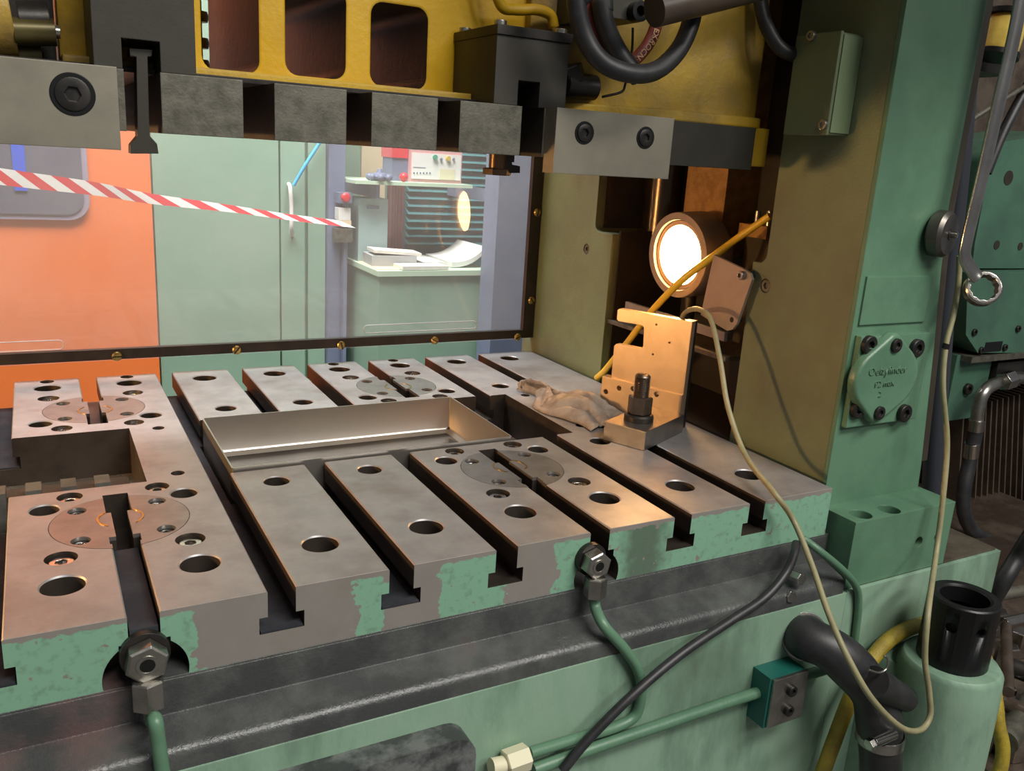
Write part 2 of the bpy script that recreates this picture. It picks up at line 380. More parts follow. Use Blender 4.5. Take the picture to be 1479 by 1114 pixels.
# socket cap screws (shared mesh per size)
def screw_mesh(name, r, h, mat, hexr=0.52, n=28):
    bm = bmesh.new(); k = r * hexr
    out = [[bm.verts.new((math.cos(2 * PI * i / n) * q, math.sin(2 * PI * i / n) * q, z)) for i in range(n)] for q, z in ((r, 0), (r, h * .88), (r * .9, h))]
    inn = [[bm.verts.new((math.cos(2 * PI * i / 6) * k, math.sin(2 * PI * i / 6) * k, z)) for i in range(6)] for z in (h, h * .35)]
    for a, b in zip(out[:-1], out[1:]):
        for i in range(n): bm.faces.new((a[i], a[(i + 1) % n], b[(i + 1) % n], b[i]))
    bm.faces.new(out[0][::-1])
    top = out[-1]; es = []
    for ring in (top, inn[0]):
        m_ = len(ring)
        for i in range(m_):
            e = bm.edges.get((ring[i], ring[(i + 1) % m_])) or bm.edges.new((ring[i], ring[(i + 1) % m_])); es.append(e)
    bmesh.ops.triangle_fill(bm, edges=es, use_beauty=True)
    for i in range(6): bm.faces.new((inn[0][(i + 1) % 6], inn[0][i], inn[1][i], inn[1][(i + 1) % 6]))
    bm.faces.new(inn[1])
    bmesh.ops.recalc_face_normals(bm, faces=bm.faces[:])
    me = bpy.data.meshes.new(name); bm.to_mesh(me); bm.free(); me.materials.append(mat)
    me.polygons.foreach_set('use_smooth', [True] * len(me.polygons)); me.set_sharp_from_angle(angle=math.radians(30))
    return me
SM = {}
def screw(parent, loc, axis, r, h, mat, name='cap_screw', hexr=.52, spin=None):
    key = (round(r, 5), round(h, 5), mat.name, hexr)
    if key not in SM: SM[key] = screw_mesh(name, r, h, mat, hexr)
    o = link(name, SM[key], None, parent, None, loc)
    q = Vector((0, 0, 1)).rotation_difference(Vector(axis).normalized()); o.rotation_mode = 'QUATERNION'
    from mathutils import Quaternion
    o.rotation_quaternion = q @ Quaternion((0, 0, 1), random.uniform(0, 1) if spin is None else spin)
    return o
for x, y, r in SCR: screw(bolster, (x, y, -0.0118), (0, 0, 1), r * .80, 0.0085, m_chrome)
# insert discs with brass ring, slot filler
m_disc = M('insert_disc_steel', (0.30, 0.285, 0.28), (0.24, 0.23, 0.225), 30, 0.36, 0.75, 0.0, 900, 0, 0.05)
for xc, s in INS:
    bm = bmesh.new(); cyl(bm, (xc, mir(.176, s), -0.0034), (xc, mir(.176, s), 0.0001), 0.0574, None, 64)
    d = obj('insert_disc', bm, m_disc, bolster)
    cc = []
    a, b = yr(0.08, 0.20, s); cc.append(cbox(xc - 0.0068, xc + 0.0068, a, b, -.02, 0.01))
    a, b = yr(0.196, 0.240, s); cc.append(cbox(xc - SW, xc + SW, a, b, -.02, 0.01))
    a, b = yr(0.08, 0.132, s); cc.append(cbox(xc - SW, xc + SW, a, b, -.02, 0.01))
    a, b = yr(0.128, 0.142, s); cc.append(cbox(xc - .0125, xc + .0125, a, b, -.02, 0.01))
    for q in (-1, 1):
        for yy in (.2095, .1435): cc.append(ccyl((xc + q * .034, mir(yy, s), -.02), (xc + q * .034, mir(yy, s), .01), .0080, 32))
        cc.append(ccyl((xc + q * .0600, mir(.222, s), -.02), (xc + q * .0600, mir(.222, s), .01), .0122))
        cc.append(ccyl((xc + q * .0497, mir(.115, s), -.02), (xc + q * .0497, mir(.115, s), .01), .0125))
    cut(d, cc)
    a, b = yr(0.08, 0.26, s)
    for q in (-1, 1):
        bm = bmesh.new(); lathe(bm, [(.0178, -.001), (.0178, .0006), (.0198, .0006), (.0198, -.001)], (xc, mir(.182, s), 0), (0, 0, 1), 48, closed=True)
        d2 = obj('brass_arc', bm, m_brass, d)
        cut(d2, [cbox(xc - .0112, xc + .05, a, b, -.02, .01) if q < 0 else cbox(xc - .05, xc + .0112, a, b, -.02, .01)])
m_filler = M('slot_filler_black', (0.03, 0.033, 0.04), (0.045, 0.048, 0.056), 25, 0.5, 0.0, 0.1, 200, 0, 0.08, spec=.08)
BX('slot_filler', -.0098, .0098, .002, .1405, -.0360, -.0125, m_filler, bolster, .0006)
for xx, xw, ya, yb in ((-.1, .0165, .0005, .262), (-.1, .0165, .444, .685), (.1, .0165, .0005, .2595), (.1, .0105, .2597, .4495), (.1, .0165, .4497, .685), (.2, .0165, .0005, .259), (.2, .0165, .451, .685)): BX('dark_slot_floor', xx - .0165, xx + xw, ya, yb, -.0362, -.0345, m_filler, bolster)  # thin dark strips on the slot floors

m_comb = M('dull_comb_steel', (0.12, 0.115, 0.10), (0.09, 0.085, 0.075), 40, 0.65, 0.0, 0.1, 300, spec=.2)
# comb rack down in the left opening
ck = thing('comb_rack', 'row of dark steel comb teeth down in the left bolster opening', 'comb rack', (-0.06, 0.30, -0.0561))
BX('bar', -.28, .020, .324, .348, -.0555, -.024, m_cavity, ck, .001)
for i in range(9): BX('tooth', -.262 + i * .031, -.248 + i * .031, .300, .3238, -.0555, -.010, m_comb, ck, .0012)
for i in range(8): BX('bridge', -.2475 + i * .031, -.2315 + i * .031, .303, .3235, -.0555, -.046, m_cavity, ck, .0012)

# ------------------------------------------------------------------ press bed
bed = thing('press_bed', 'green cast press bed with oily black ledge below the bolster plate', 'press bed', (0.3, 0.3, -0.9))
BX('bed_core', -0.6, 0.718, 0.0, 0.72, -0.113, -0.0562, m_ledge, bed)
bm = bmesh.new()
prof = [(0.004, -0.0563), (-0.0005, -0.058), (-0.002, -0.0863), (-0.0285, -0.0945), (-0.0315, -0.0962), (-0.0336, -0.0985), (-0.0345, -0.1015), (-0.0345, -0.1135), (0.004, -0.1135)]
prism(bm, [(-0.6, y, z) for y, z in prof], (1.315, 0, 0)); obj('ledge', bm, m_ledge, bed, 35)
bm = bmesh.new(); box(bm, -0.6, 0.7215, -0.0352, 0.72, -0.9, -0.1132); obj('bed_body', bm, m_green_bed, bed)
# dark housing low on the bed front
h0 = P(560, 1090, 'y', -.06); h1 = P(690, 1062, 'y', -.06)
bm = bmesh.new(); prism(bm, [(u, -.0352, v) for u, v in rrect(h0.x - .16, h1.x, h1.z - .2, h1.z + .0, .02)], (0, -.024, 0)); bev(bm, .006, 3, 60)
m_housing = M('stained_dark_casting', (0.045, 0.05, 0.05), (0.15, 0.16, 0.155), 30, 0.45, 0.1, 0.9, 60, lo=.45, hi=.6)
obj('stained_housing', bm, m_housing, bed, 40)
for px, py in ((1150, 833), (1136, 858)):
    q = P(px, py, 'y', -.028); bm = bmesh.new(); hexa(bm, (q.x, -.022, q.z - .002), (q.x, -.036, q.z), .012); obj('ledge_bolt', bm, m_chrome, bed)

# ------------------------------------------------------------------ right press column
W = 0.7224; YC = 0.0175
colm = thing('press_column', 'green press column with grimy olive inner side and lamp recess', 'press column', (0.8, 0.3, -0.112))
bm = bmesh.new()
box(bm, W, 0.89, YC + .004, 0.735, -0.111, 0.95)
cb = obj('column_body', bm, m_green_wall, colm)
cc = []
def yzprism(y0, y1, z0, z1, r, x0, x1):
    b = bmesh.new(); prism(b, [(x0, u, v) for u, v in rrect(y0, y1, z0, z1, r)], (x1 - x0, 0, 0)); return b
cc.append(yzprism(.1785, .4800, -.060, .300, .004, W - .02, .872)); cc.append(yzprism(.157, .529, .2290, .70, .012, W - .02, .872))
for px, py in ((1105, 413), (847, 360)):
    q = P(px, py, 'x', W); cc.append(ccyl((W - .01, q.y, q.z), (W + .006, q.y, q.z), .0085, 32))
cc.append(cbox(.8425, .95, -.1, .058, -.2, 1.1))
cut(cb, cc)
for px, py in ((1105, 413), (847, 360)):
    q = P(px, py, 'x', W); screw(colm, (W + .0058, q.y, q.z), (-1, 0, 0), .0078, .005, m_steel_rough)
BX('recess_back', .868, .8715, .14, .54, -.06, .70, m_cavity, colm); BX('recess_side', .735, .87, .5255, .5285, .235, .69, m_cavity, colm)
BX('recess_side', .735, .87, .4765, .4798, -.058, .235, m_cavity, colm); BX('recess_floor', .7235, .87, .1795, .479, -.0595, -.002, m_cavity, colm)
# front face plate, wider towards its foot
bm = bmesh.new()
R_ = [(-.033, .8895), (.0, .8870), (.15, .868), (.24, .854), (.31, .8465), (.95, .8435)]
prism(bm, [(W - .0003, YC, z) for z in (.95, -.033)] + [(x, YC, z) for z, x in R_], (0, .006, 0)); bev(bm, .0025, 2, 30)
obj('front_face', bm, m_green, colm, 40)
prb = bmesh.new()
m_edge = M('dark_column_side', (0.030, 0.024, 0.016), (0.045, 0.036, 0.024), 8, 0.5, 0, .1, 200)  # dark brown for the recessed step
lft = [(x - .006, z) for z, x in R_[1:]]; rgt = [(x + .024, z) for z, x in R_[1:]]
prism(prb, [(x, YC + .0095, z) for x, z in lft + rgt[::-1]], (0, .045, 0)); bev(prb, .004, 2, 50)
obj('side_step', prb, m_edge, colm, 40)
# welded strip across the face
a = P(1262, 401, 'y', YC - .002); b = P(1245, 470, 'y', YC - .002)
BX('welded_strip', .7300, .8385, YC - .0022, YC + .003, b.z, a.z + .001, m_green, colm, .0012)
# foot block
ft = bmesh.new(); box(ft, W - .001, .8945, -.0305, .20, -.1115, -.0305); bev(ft, .012, 4)
foot = obj('foot_block', ft, m_green, colm)
cc = []
for px, py in ((1243, 743), (1284, 736), (1352, 697)):
    q = P(px, py, 'z', -.0305); cc.append(ccyl((q.x, q.y, -.06), (q.x, q.y, 0), .0125, 32))
for px, py in ((1327, 783), (1354, 777)):
    q = P(px, py, 'y', -.0305); cc.append(ccyl((q.x, -.06, q.z), (q.x, 0, q.z), .0065, 32))
cut(foot, cc)
BX('lower_body', .7224, 1.005, -.0345, .70, -.9, -.1125, m_green_bed, colm, .002)
BX('lower_deck', .7300, 1.0, -.030, .69, -.1125, -.1095, m_oily, colm)
# cast cover with lettering
cov = BX('cover_plate', .729, .8465, .0095, YC + .001, .0660, .1700, m_green, colm, .004, 3)
q0 = P(1281, 548, 'y', -.001); CX, CZ = q0.x, q0.z
top = P(1294, 505, 'y', -.012); bot = P(1276, 600, 'y', -.012)
from mathutils.geometry import convex_hull_2d
def hull(sc_, re):
    c2 = [(.002 + sc_ * .0525 * math.cos(2 * PI * i / 48), sc_ * .0405 * math.sin(2 * PI * i / 48)) for i in range(48)]
    for s_ in (-1, 1): c2 += [(s_ * .004 + re * math.cos(2 * PI * i / 24), s_ * .0385 + re * math.sin(2 * PI * i / 24)) for i in range(24)]
    return [c2[i] for i in convex_hull_2d([Vector(c) for c in c2])]
ha = hull(1.0, .0135)
lug = bmesh.new(); va = [lug.verts.new((CX + u,   .0096, CZ + v)) for u, v in ha]; n_ = len(va)
rg_ = [va]
for k_, y_ in ((1.0, .0025), (.955, -.0002), (.90, -.0010)): rg_.append([lug.verts.new((CX + u * k_, y_, CZ + v * k_)) for u, v in ha])
for a_, b_ in zip(rg_[:-1], rg_[1:]):
    for i in range(n_): lug.faces.new((a_[i], a_[(i + 1) % n_], b_[(i + 1) % n_], b_[i]))
lug.faces.new(rg_[-1]); lug.faces.new(va[::-1])
lo = obj('cast_lug', lug, m_green, cov, 40)
for s_ in (-1, 1):
    screw(cov, (CX + s_ * .004, -.0009, CZ + s_ * .0385), (0, -1, 0), .0078, .0035, m_dark)
for px, py in ((1250, 499), (1324, 503), (1232, 592), (1306, 597)):
    q = P(px, py, 'y', .007); screw(cov, (max(q.x, .7405), .0097, q.z), (0, -1, 0), .0105, .006, m_dark)
def text3d(name, body, size, loc, mat, parent, ex=.0006, rot=(PI / 2, 0, 0)):
    cu = bpy.data.curves.new(name, 'FONT'); cu.body = body; cu.size = size; cu.extrude = ex; cu.align_x = 'CENTER'; cu.align_y = 'CENTER'; cu.resolution_u = 2
    t = bpy.data.objects.new(name, cu); COL.objects.link(t)
    dg = bpy.context.evaluated_depsgraph_get(); me = bpy.data.meshes.new_from_object(t.evaluated_get(dg))
    bpy.data.objects.remove(t); bpy.data.curves.remove(cu); me.materials.clear()
    o = link(name, me, mat, parent, None, loc); o.rotation_euler = rot; return o
text3d('raised_lettering', 'Oelzylinder', .0135, (CX - .001, -.0012, CZ + .010), m_green, cov, .0007)
text3d('raised_lettering', 'P2 max', .011, (CX - .003, -.0012, CZ - .005), m_green, cov, .0007)
text3d('raised_lettering', '2', .010, (CX - .008, -.0012, CZ - .017), m_green, cov, .0007)

# terminal box on the inner side of the column
tb = thing('terminal_box', 'small green terminal box with two screws high on the column inner side', 'terminal box', (W, .06, .37))
q1 = P(1217, 40, 'x', W - .032); q2 = P(1203, 194, 'x', W - .032); q3 = P(1160, 50, 'x', W - .032)
BX('box_body', W - .030, W - .0005, q1.y, q3.y + .006, q2.z, q1.z - .004, m_green_wall, tb, .003)
BX('lid', W - .034, W - .030, q1.y - .001, q3.y + .007, q2.z - .001, q1.z - .003, m_green_wall, tb, .001)
m_lit_strip = M('lit_green_enamel', (0.20, 0.27, 0.15), (0.17, 0.24, 0.13), 12, 0.45)  # lit side of the box painted in as a paler green
BX('lit_side_strip', W - .029, W - .001, q1.y - .0016, q1.y + .0004, q2.z + .002, q1.z - .006, m_lit_strip, tb)
for px, py in ((1173, 52), (1190, 180)):
    q = P(px, py, 'x', W - .034); screw(tb, (W - .0338, q.y, q.z), (-1, 0, 0), .0055, .004, m_zinc)
q = P(1150, 82, 'x', W - .01)
TUBE('conduit', [P(1098, -90, 'x', .652), P(1097, -30, 'x', .652), P(1099, 5, 'x', .654), P(1109, 42, 'x', .660), P(1130, 72, 'x', .676), (W - .016, q3.y + .008, P(1150, 84, 'x', W - .016).z)], .0075, m_rubber, tb)

# ------------------------------------------------------------------ rear guard window
YG = 0.700
gw = thing('guard_window', 'clear scratched guard window in black frame behind the bolster plate', 'guard window', (0.2, YG, 0.0))
zb0 = P(0, 527, 'y', YG).z; zb1 = P(0, 512, 'y', YG).z
XL = -.75
m_frame = M('black_frame', (0.018, 0.014, 0.012), (0.03, 0.024, 0.02), 30, 0.45, 0.1, 0.1, 300)
BX('frame_bar', XL, .7215, YG - .004, YG + .006, zb0, zb1 + .0005, m_frame, gw, .001)
BX('frame_bar', .7000, .7215, YG - .004, YG + .006, zb1, .62, m_frame, gw, .001)
BX('frame_bar', XL, .7215, YG - .004, YG + .006, .60, .62, m_frame, gw, .001)
mp = bpy.data.materials.new('scratched_polycarbonate'); mp.use_nodes = True; nt = mp.node_tree; nt.nodes.clear(); N = nt.nodes; L = nt.links
tr = N.new('ShaderNodeBsdfTransparent'); gl = N.new('ShaderNodeBsdfGlossy'); gl.inputs['Roughness'].default_value = .03; df = N.new('ShaderNodeBsdfDiffuse'); df.inputs[0].default_value = (.85, .9, .95, 1)
tl = N.new('ShaderNodeBsdfTranslucent'); tl.inputs[0].default_value = (.85, .9, .95, 1); ad = N.new('ShaderNodeMixShader'); ad.inputs[0].default_value = .5; L.new(df.outputs[0], ad.inputs[1]); L.new(tl.outputs[0], ad.inputs[2])
fr = N.new('ShaderNodeFresnel'); fr.inputs[0].default_value = 1.49; tc = N.new('ShaderNodeTexCoord')
ns = N.new('ShaderNodeTexNoise'); ns.inputs['Scale'].default_value = 6; ns.inputs['Detail'].default_value = 8; L.new(tc.outputs['Object'], ns.inputs['Vector'])
mr = N.new('ShaderNodeMapRange'); L.new(ns.outputs[0], mr.inputs[0]); mr.inputs[1].default_value = .3; mr.inputs[2].default_value = .75; mr.inputs[3].default_value = .13; mr.inputs[4].default_value = .27
m1 = N.new('ShaderNodeMixShader'); L.new(mr.outputs[0], m1.inputs[0]); L.new(tr.outputs[0], m1.inputs[1]); L.new(ad.outputs[0], m1.inputs[2])
m2 = N.new('ShaderNodeMixShader'); L.new(fr.outputs[0], m2.inputs[0]); L.new(m1.outputs[0], m2.inputs[1]); L.new(gl.outputs[0], m2.inputs[2])
om = N.new('ShaderNodeOutputMaterial'); L.new(m2.outputs[0], om.inputs[0])
bm = bmesh.new(); vs = [bm.verts.new(c) for c in ((XL, YG + .007, zb0 - .004), (.7215, YG + .007, zb0 - .004), (.7215, YG + .007, .62), (XL, YG + .007, .62))]; bm.faces.new(vs)
obj('pane', bm, mp, gw)
def slot_screw_mesh():
    bm = bmesh.new(); lathe(bm, [(0, -.002), (.0068, -.002), (.0068, .0008), (.0052, .0026), (0, .0032)], (0, 0, 0), (0, 0, 1), 24)
    me = bpy.data.meshes.new('brass_screw'); bmesh.ops.recalc_face_normals(bm, faces=bm.faces[:]); bm.to_mesh(me); bm.free(); me.materials.append(m_brass)
    me.polygons.foreach_set('use_smooth', [True] * len(me.polygons)); me.set_sharp_from_angle(angle=math.radians(40)); return me
ssm = slot_screw_mesh()
bm = bmesh.new(); box(bm, -.0062, .0062, -.0008, .0008, .0022, .0034); sl_me = bpy.data.meshes.new('screw_slot'); bmesh.ops.recalc_face_normals(bm, faces=bm.faces[:]); bm.to_mesh(bm_ := sl_me); bm.free(); sl_me.materials.append(m_black)
for i, (px, py) in enumerate(((169, 515), (342, 506), (493, 499), (628, 492), (748, 487), (781, 307), (773, 434))):
    q = P(px, py, 'y', YG - .005); s_ = link('brass_screw', ssm, None, gw, None, (min(q.x, .713), YG - .0045, q.z)); s_.rotation_euler = (PI / 2, 0, 0)
    t_ = link('screw_slot', sl_me, None, s_, None, WT[s_.name]); t_.rotation_euler = (0, 0, i * .9)
# clear moulded finger slots low in the pane
m_clear = M('clear_rim', (0.50, 0.52, 0.60), None, 10, 0.2, 0.0)
for (xa, ya), (xb, yb) in (((525, 480), (688, 471)), ((-60, 512), (92, 498))):
    A = P(xa, ya, 'y', YG + .0045); B_ = P(xb, yb, 'y', YG + .0045)
    z0 = (A.z + B_.z) / 2 - .003
    loop = [(u, YG + .0045, v) for u, v in rrect(A.x, B_.x, z0, z0 + .013, .006, 4)]
    bm = bmesh.new(); sweep(bm, loop + [loop[0]], .0007, 6, cap=False); obj('finger_slot_rim', bm, m_clear, gw, 60)

# unseen press head and front block, added to keep off light from above
pcn = thing('unseen_press_head', 'unseen dark green upper press frame with added light-blocking box', 'press frame', (.25, .35, .97))
BX('crown_beam', -.7, 1.05, .02, .74, .97, 1.5, m_green_wall, pcn, .01)
BX('column_shade_block', .58, 1.05, -.32, .018, .76, 1.2, m_green_wall, pcn, .01)  # unseen block added to shade the upper column front

# ------------------------------------------------------------------ ram (slide)
RY = 0.15; RZ = 0.337; RT = 0.383
ram = thing('press_ram', 'yellow press ram with dark slotted steel slide plate along its underside', 'press ram', (0.3, 0.35, RZ))
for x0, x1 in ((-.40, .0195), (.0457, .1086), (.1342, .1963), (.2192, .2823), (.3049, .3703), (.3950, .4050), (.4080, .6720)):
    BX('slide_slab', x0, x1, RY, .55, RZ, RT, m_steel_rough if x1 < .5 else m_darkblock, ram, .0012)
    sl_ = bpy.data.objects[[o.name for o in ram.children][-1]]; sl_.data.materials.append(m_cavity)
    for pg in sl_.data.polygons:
        if abs(pg.normal.x) > .8: pg.material_index = 1  # deep slot shade painted black on the slab sides
BX('slide_backing', -.40, .700, .186, .55, RT, RT + .004, m_dark, ram)
# clamp plates bolted to the front
q0 = P(175, 217, 'y', .13); q1 = P(172, 97, 'y', .13)
cpl = BX('clamp_plate', -.30, q0.x, .13, .1499, q0.z, q1.z, m_plate, ram, .0008)
q = P(105, 136, 'y', .13)
def recessed(parent, q, r):
    bm = bmesh.new(); lathe(bm, [(r * .78, 0), (r * .78, -.0006), (r, -.0006), (r * 1.02, .0)], (q.x, .1298, q.z), (0, 1, 0), 40, closed=True); obj('bolt_recess', bm, m_black, parent, 40)
    screw(parent, (q.x, .131, q.z), (0, -1, 0), r * .80, .003, m_dark, 'cap_screw', .48)
recessed(cpl, q, .0150)
a = P(805, 155, 'y', .13); b = P(965, 259, 'y', .13)
cpr = BX('clamp_plate', a.x, b.x, .13, .1499, b.z, a.z, m_plate, ram, .0008)
for px, py in ((844, 192), (932, 199)): recessed(cpr, P(px, py, 'y', .13), .0108)
# left slotted block and right valve block on the slide plate
zs = P(210, 58, 'y', RY).z
bm = bmesh.new(); prism(bm, [(x, RY + .001, z) for x, z in ((-.0008, RT + .0002), (.0190, RT + .0002), (.0190, zs), (.0465, zs), (.0465, RT + .0002), (.0728, RT + .0002), (.0728, .60), (-.0008, .60))], (0, .084, 0)); bev(bm, .0006, 1); obj('slotted_block', bm, m_darkblock, ram)
x0 = P(713, 148, 'y', RY).x; x1 = P(816, 155, 'y', RY).x; zt = P(713, 48, 'y', RY).z; sx0 = P(747, 150, 'y', RY).x; sx1 = P(778, 150, 'y', RY).x; sz = P(760, 117, 'y', RY).z
bm = bmesh.new(); prism(bm, [(x, RY, z) for x, z in ((x0, RT + .0002), (sx0, RT + .0002), (sx0, sz), (sx1, sz), (sx1, RT + .0002), (x1, RT + .0002), (x1, zt), (x0, zt))], (0, .093, 0)); bev(bm, .0006, 1)
vb = obj('valve_block', bm, m_darkblock, ram); vb['label'] = 'dark valve block with bolted lid'
BX('block_lid', x0 - .001, x1 + .002, RY - .002, .244, zt, zt + .0085, m_dark, vb, .0012)
for x, y in ((x0 + .007, .158), (x1 - .006, .158), (x0 + .007, .235)): screw(vb, (x, y, zt + .0083), (0, 0, 1), .006, .005, m_zinc)
# yellow casting with rounded openings
bm = bmesh.new(); box(bm, -.02, .45, .245, .50, RT + .002, .90); bev(bm, .004, 2)
cast = obj('ribbed_casting', bm, m_yellow, ram)
cc = []
YW = .245
for (xa, ya), (xb, yb), tpx in (((292, 100), (375, 108), -200), ((412, 100), (499, 116), -14), ((534, 118), (615, 131), 12)):
    A = P(xa, ya, 'y', YW); B_ = P(xb, yb, 'y', YW); T = P(xb, tpx, 'y', YW).z
    b = bmesh.new(); prism(b, [(u, .2, v) for u, v in rrect(A.x, B_.x, B_.z, T, .012)], (0, .4, 0)); cc.append(b)
cut(cast, cc)
cast.data.materials.append(M('shaded_casting', (0.06, 0.032, 0.016), (0.035, 0.02, 0.012), 10, 0.5, 0, .3, 80))  # shade inside the openings painted as a dark brown
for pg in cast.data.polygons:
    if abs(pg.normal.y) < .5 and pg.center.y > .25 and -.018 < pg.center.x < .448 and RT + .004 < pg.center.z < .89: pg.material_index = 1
# made-up rods with discs, dark spring silhouettes behind the openings
for px, y_ in ((292, .56), (400, .56)):
    x = P(px, 60, 'y', y_).x - .004
    bm = bmesh.new(); cyl(bm, (x, y_, RT + .004), (x, y_, .9), .0045, None, 16)
    for z in (.42, .445, .475, .51, .55): lathe(bm, [(0, -.006), (.011, -.006), (.0125, 0), (.011, .006), (0, .006)], (x, y_, z), (0, 0, 1), 20)
    obj('silhouette_rod', bm, m_dark, ram, 40)
bm = bmesh.new(); box(bm, -.02, .44, .20, .247, RT + .002, RT + .010); bev(bm, .004, 3); obj('bottom_flange', bm, m_yellow_dirty, ram, 50)
# right part of the casting with rounded corner
bm = bmesh.new()
poly = [(.42, .235), (.55, .170)]
ctr = (.667, .210); r = .042
for i in range(9):
    t = math.radians(-90 + 90 * i / 8); poly.append((ctr[0] + r * math.cos(t), ctr[1] + r * math.sin(t)))
poly += [(.709, .55), (.42, .55)]
prism(bm, [(x, y, RT + .010) for x, y in poly], (0, 0, .55)); obj('head_casting', bm, m_yellow_dirty, ram, 50)
bm = bmesh.new(); poly2 = [(.42, .228), (.55, .160)] + [(.668 + .043 * math.cos(math.radians(-90 + 90 * i / 8)), .203 + .043 * math.sin(math.radians(-90 + 90 * i / 8))) for i in range(9)] + [(.711, .55), (.42, .55)]
prism(bm, [(x, y, RT + .0005) for x, y in poly2], (0, 0, .011)); bev(bm, .003, 2, 40); obj('casting_lip', bm, m_yellow_dirty, ram, 50)
BX('casting_corner', .6735, .708, .166, .54, .3415, RT + .001, m_yellow_dirty, ram, .008, 3)
# T-bolts hanging in the ram slots
def ibolt(name, label, pts_px, y0, y1, mat):
    bm = bmesh.new(); prism(bm, [P(px, py, 'y', y0) for px, py in pts_px], (0, y1 - y0, 0)); o = obj(name, bm, mat); return tag(o, label, 't-bolt')
ibolt('t_slot_bolt', 'black double-headed T-bolt hanging in the left ram slot', [(187, 70), (220, 72), (219, 81), (213, 82), (216, 196), (227, 208), (229, 222), (189, 222), (189, 209), (199, 197), (197, 82), (188, 80)], RY + .010, RY + .030, m_darkblock)
tb2 = thing('t_slot_bolt', 'short dark T-bolt with oily nut under the valve block slot', 't-bolt', (.3826, .21, .33))
YT = .16
while P(733, 236, 'y', YT).x < .3826: YT += .001
bm = bmesh.new(); prism(bm, [P(px, py, 'y', YT) for px, py in ((727, 232), (739, 232), (740, 238), (751, 240), (751, 250), (726, 250), (726, 240))], (0, .018, 0)); box(bm, .3735, .3917, YT + .002, YT + .016, P(733, 234, 'y', YT).z, .380); obj('bolt_shank', bm, m_black, tb2)
bm = bmesh.new(); a = P(718, 222, 'y', YT + .008); a.z = .3368; b = P(718, 243, 'y', YT + .008); a.x = b.x; cyl(bm, a, b, .009, None, 20)
m_oilbolt = M('oily_bolt', (0.10, 0.06, 0.035), (0.06, 0.04, 0.025), 50, 0.3, 0.7, .1, 300)
obj('bolt_stem', bm, m_oilbolt, tb2, 40)
bm = bmesh.new(); hexa(bm, b, b + Vector((0, 0, -.007)), .026); obj('bolt_head', bm, m_oilbolt, tb2)
m_olive = M('olive_oily', (.11, .09, .03), (.07, .055, .02), 20, .35, .4)
# yellow valve hardware far left of the ram
for (xa, ya), (xb, yb), y_, r_, m_ in (((-60, 20), (16, 21), .24, .034, m_yellow_dirty), ((20, 45), (80, 47), .22, .0105, m_olive), ((28, 32), (72, 33), .23, .016, m_dark), ((80, 46), (87, 47), .22, .005, m_zinc), ((-40, 76), (60, 78), .24, .011, m_olive)):
    bm = bmesh.new(); cyl(bm, P(xa, ya, 'y', y_), P(xb, yb, 'y', y_), r_, None, 24); obj('side_valve', bm, m_, ram, 40)
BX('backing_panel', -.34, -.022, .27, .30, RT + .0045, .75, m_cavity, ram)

# hoses in front of the yellow head
def hose(name, label, pts, r, mat, cat='hose', k=10):
    o = TUBE(name, pts, r, mat, None, k, 16); return tag(o, label, cat)
def pl(y, *pp): return [P(a, b, 'y', y) for a, b in pp]
hose('hydraulic_hose', 'thick black hydraulic hose looping wide in front of the yellow ram head', [(.268, .10, .93), P(836, -90, 'y', .09), P(832, -5, 'y', .09), P(843, 50, 'y', .09), P(868, 88, 'y', .085), P(905, 105, 'y', .08), P(945, 103, 'y', .08), P(978, 75, 'y', .085), P(997, 35, 'y', .09), P(1003, -5, 'y', .095), P(1006, -60, 'y', .1), (.50, .10, .93)], .0088, m_rubber)
hose('hydraulic_hose', 'second black hydraulic hose crossing inside the wide loop at the ram head', [(.31, .105, .93), P(866, -60, 'y', .105), P(868, 0, 'y', .105), P(876, 40, 'y', .105), P(893, 75, 'y', .105), P(910, 98, 'y', .10), P(922, 112, 'y', .10)], .0090, m_rubber)
hose('hydraulic_hose', 'red-brown printed hose with pale lettering inside the black hose loop', [(.30, .12, .93), P(845, -60, 'y', .12), P(848, 10, 'y', .12), P(862, 60, 'y', .12), P(880, 86, 'y', .12), P(905, 92, 'y', .12), P(928, 75, 'y', .12), P(945, 45, 'y', .12), P(952, 5, 'y', .12), P(953, -60, 'y', .12), (.43, .12, .93)], .0062, m_redhose)
rh = bpy.data.objects['hydraulic_hose.002']
m_print = M('pale_print', (0.72, 0.47, 0.25), None, 10, 0.6)
for body, (px, py), (qx, qy) in (('FLEX', (952, 27), (945, 58)), ('ROCN 2', (941, 62), (919, 88))):
    a = P(px, py, 'y', .111); b = P(qx, qy, 'y', .111); d = (b - a)
    o = text3d('hose_print', body, .0085, (a + b) / 2, m_print, rh, .0001); o.rotation_euler = (PI / 2, math.atan2(-d.z, d.x), 0)
TUBE('oil_pipe', pl(.215, (708, -160), (709, -60), (722, 5), (745, 14), (775, 14), (795, 22), (800, 40)), .0055, m_yellow, ram)
hose('capillary_wire', 'thin brown wire hanging down the yellow ram head behind the hoses', pl(.150, (914, 40), (913, 70), (908, 100), (903, 122), (897, 133), (870, 140)) , .0013, m_dark, 'wire')
fit = thing('hose_fitting', 'dark hose fitting beside the valve block on the ram', 'fitting', tuple(P(840, 130, 'y', .2)))
bm = bmesh.new(); cyl(bm, P(815, 122, 'y', .2), P(858, 127, 'y', .2), .013, None, 20); obj('fitting_body', bm, m_dark, fit, 40)
bm = bmesh.new(); hexa(bm, P(822, 95, 'y', .2), P(828, 120, 'y', .2), .024); obj('fitting_nut', bm, m_dark, fit)
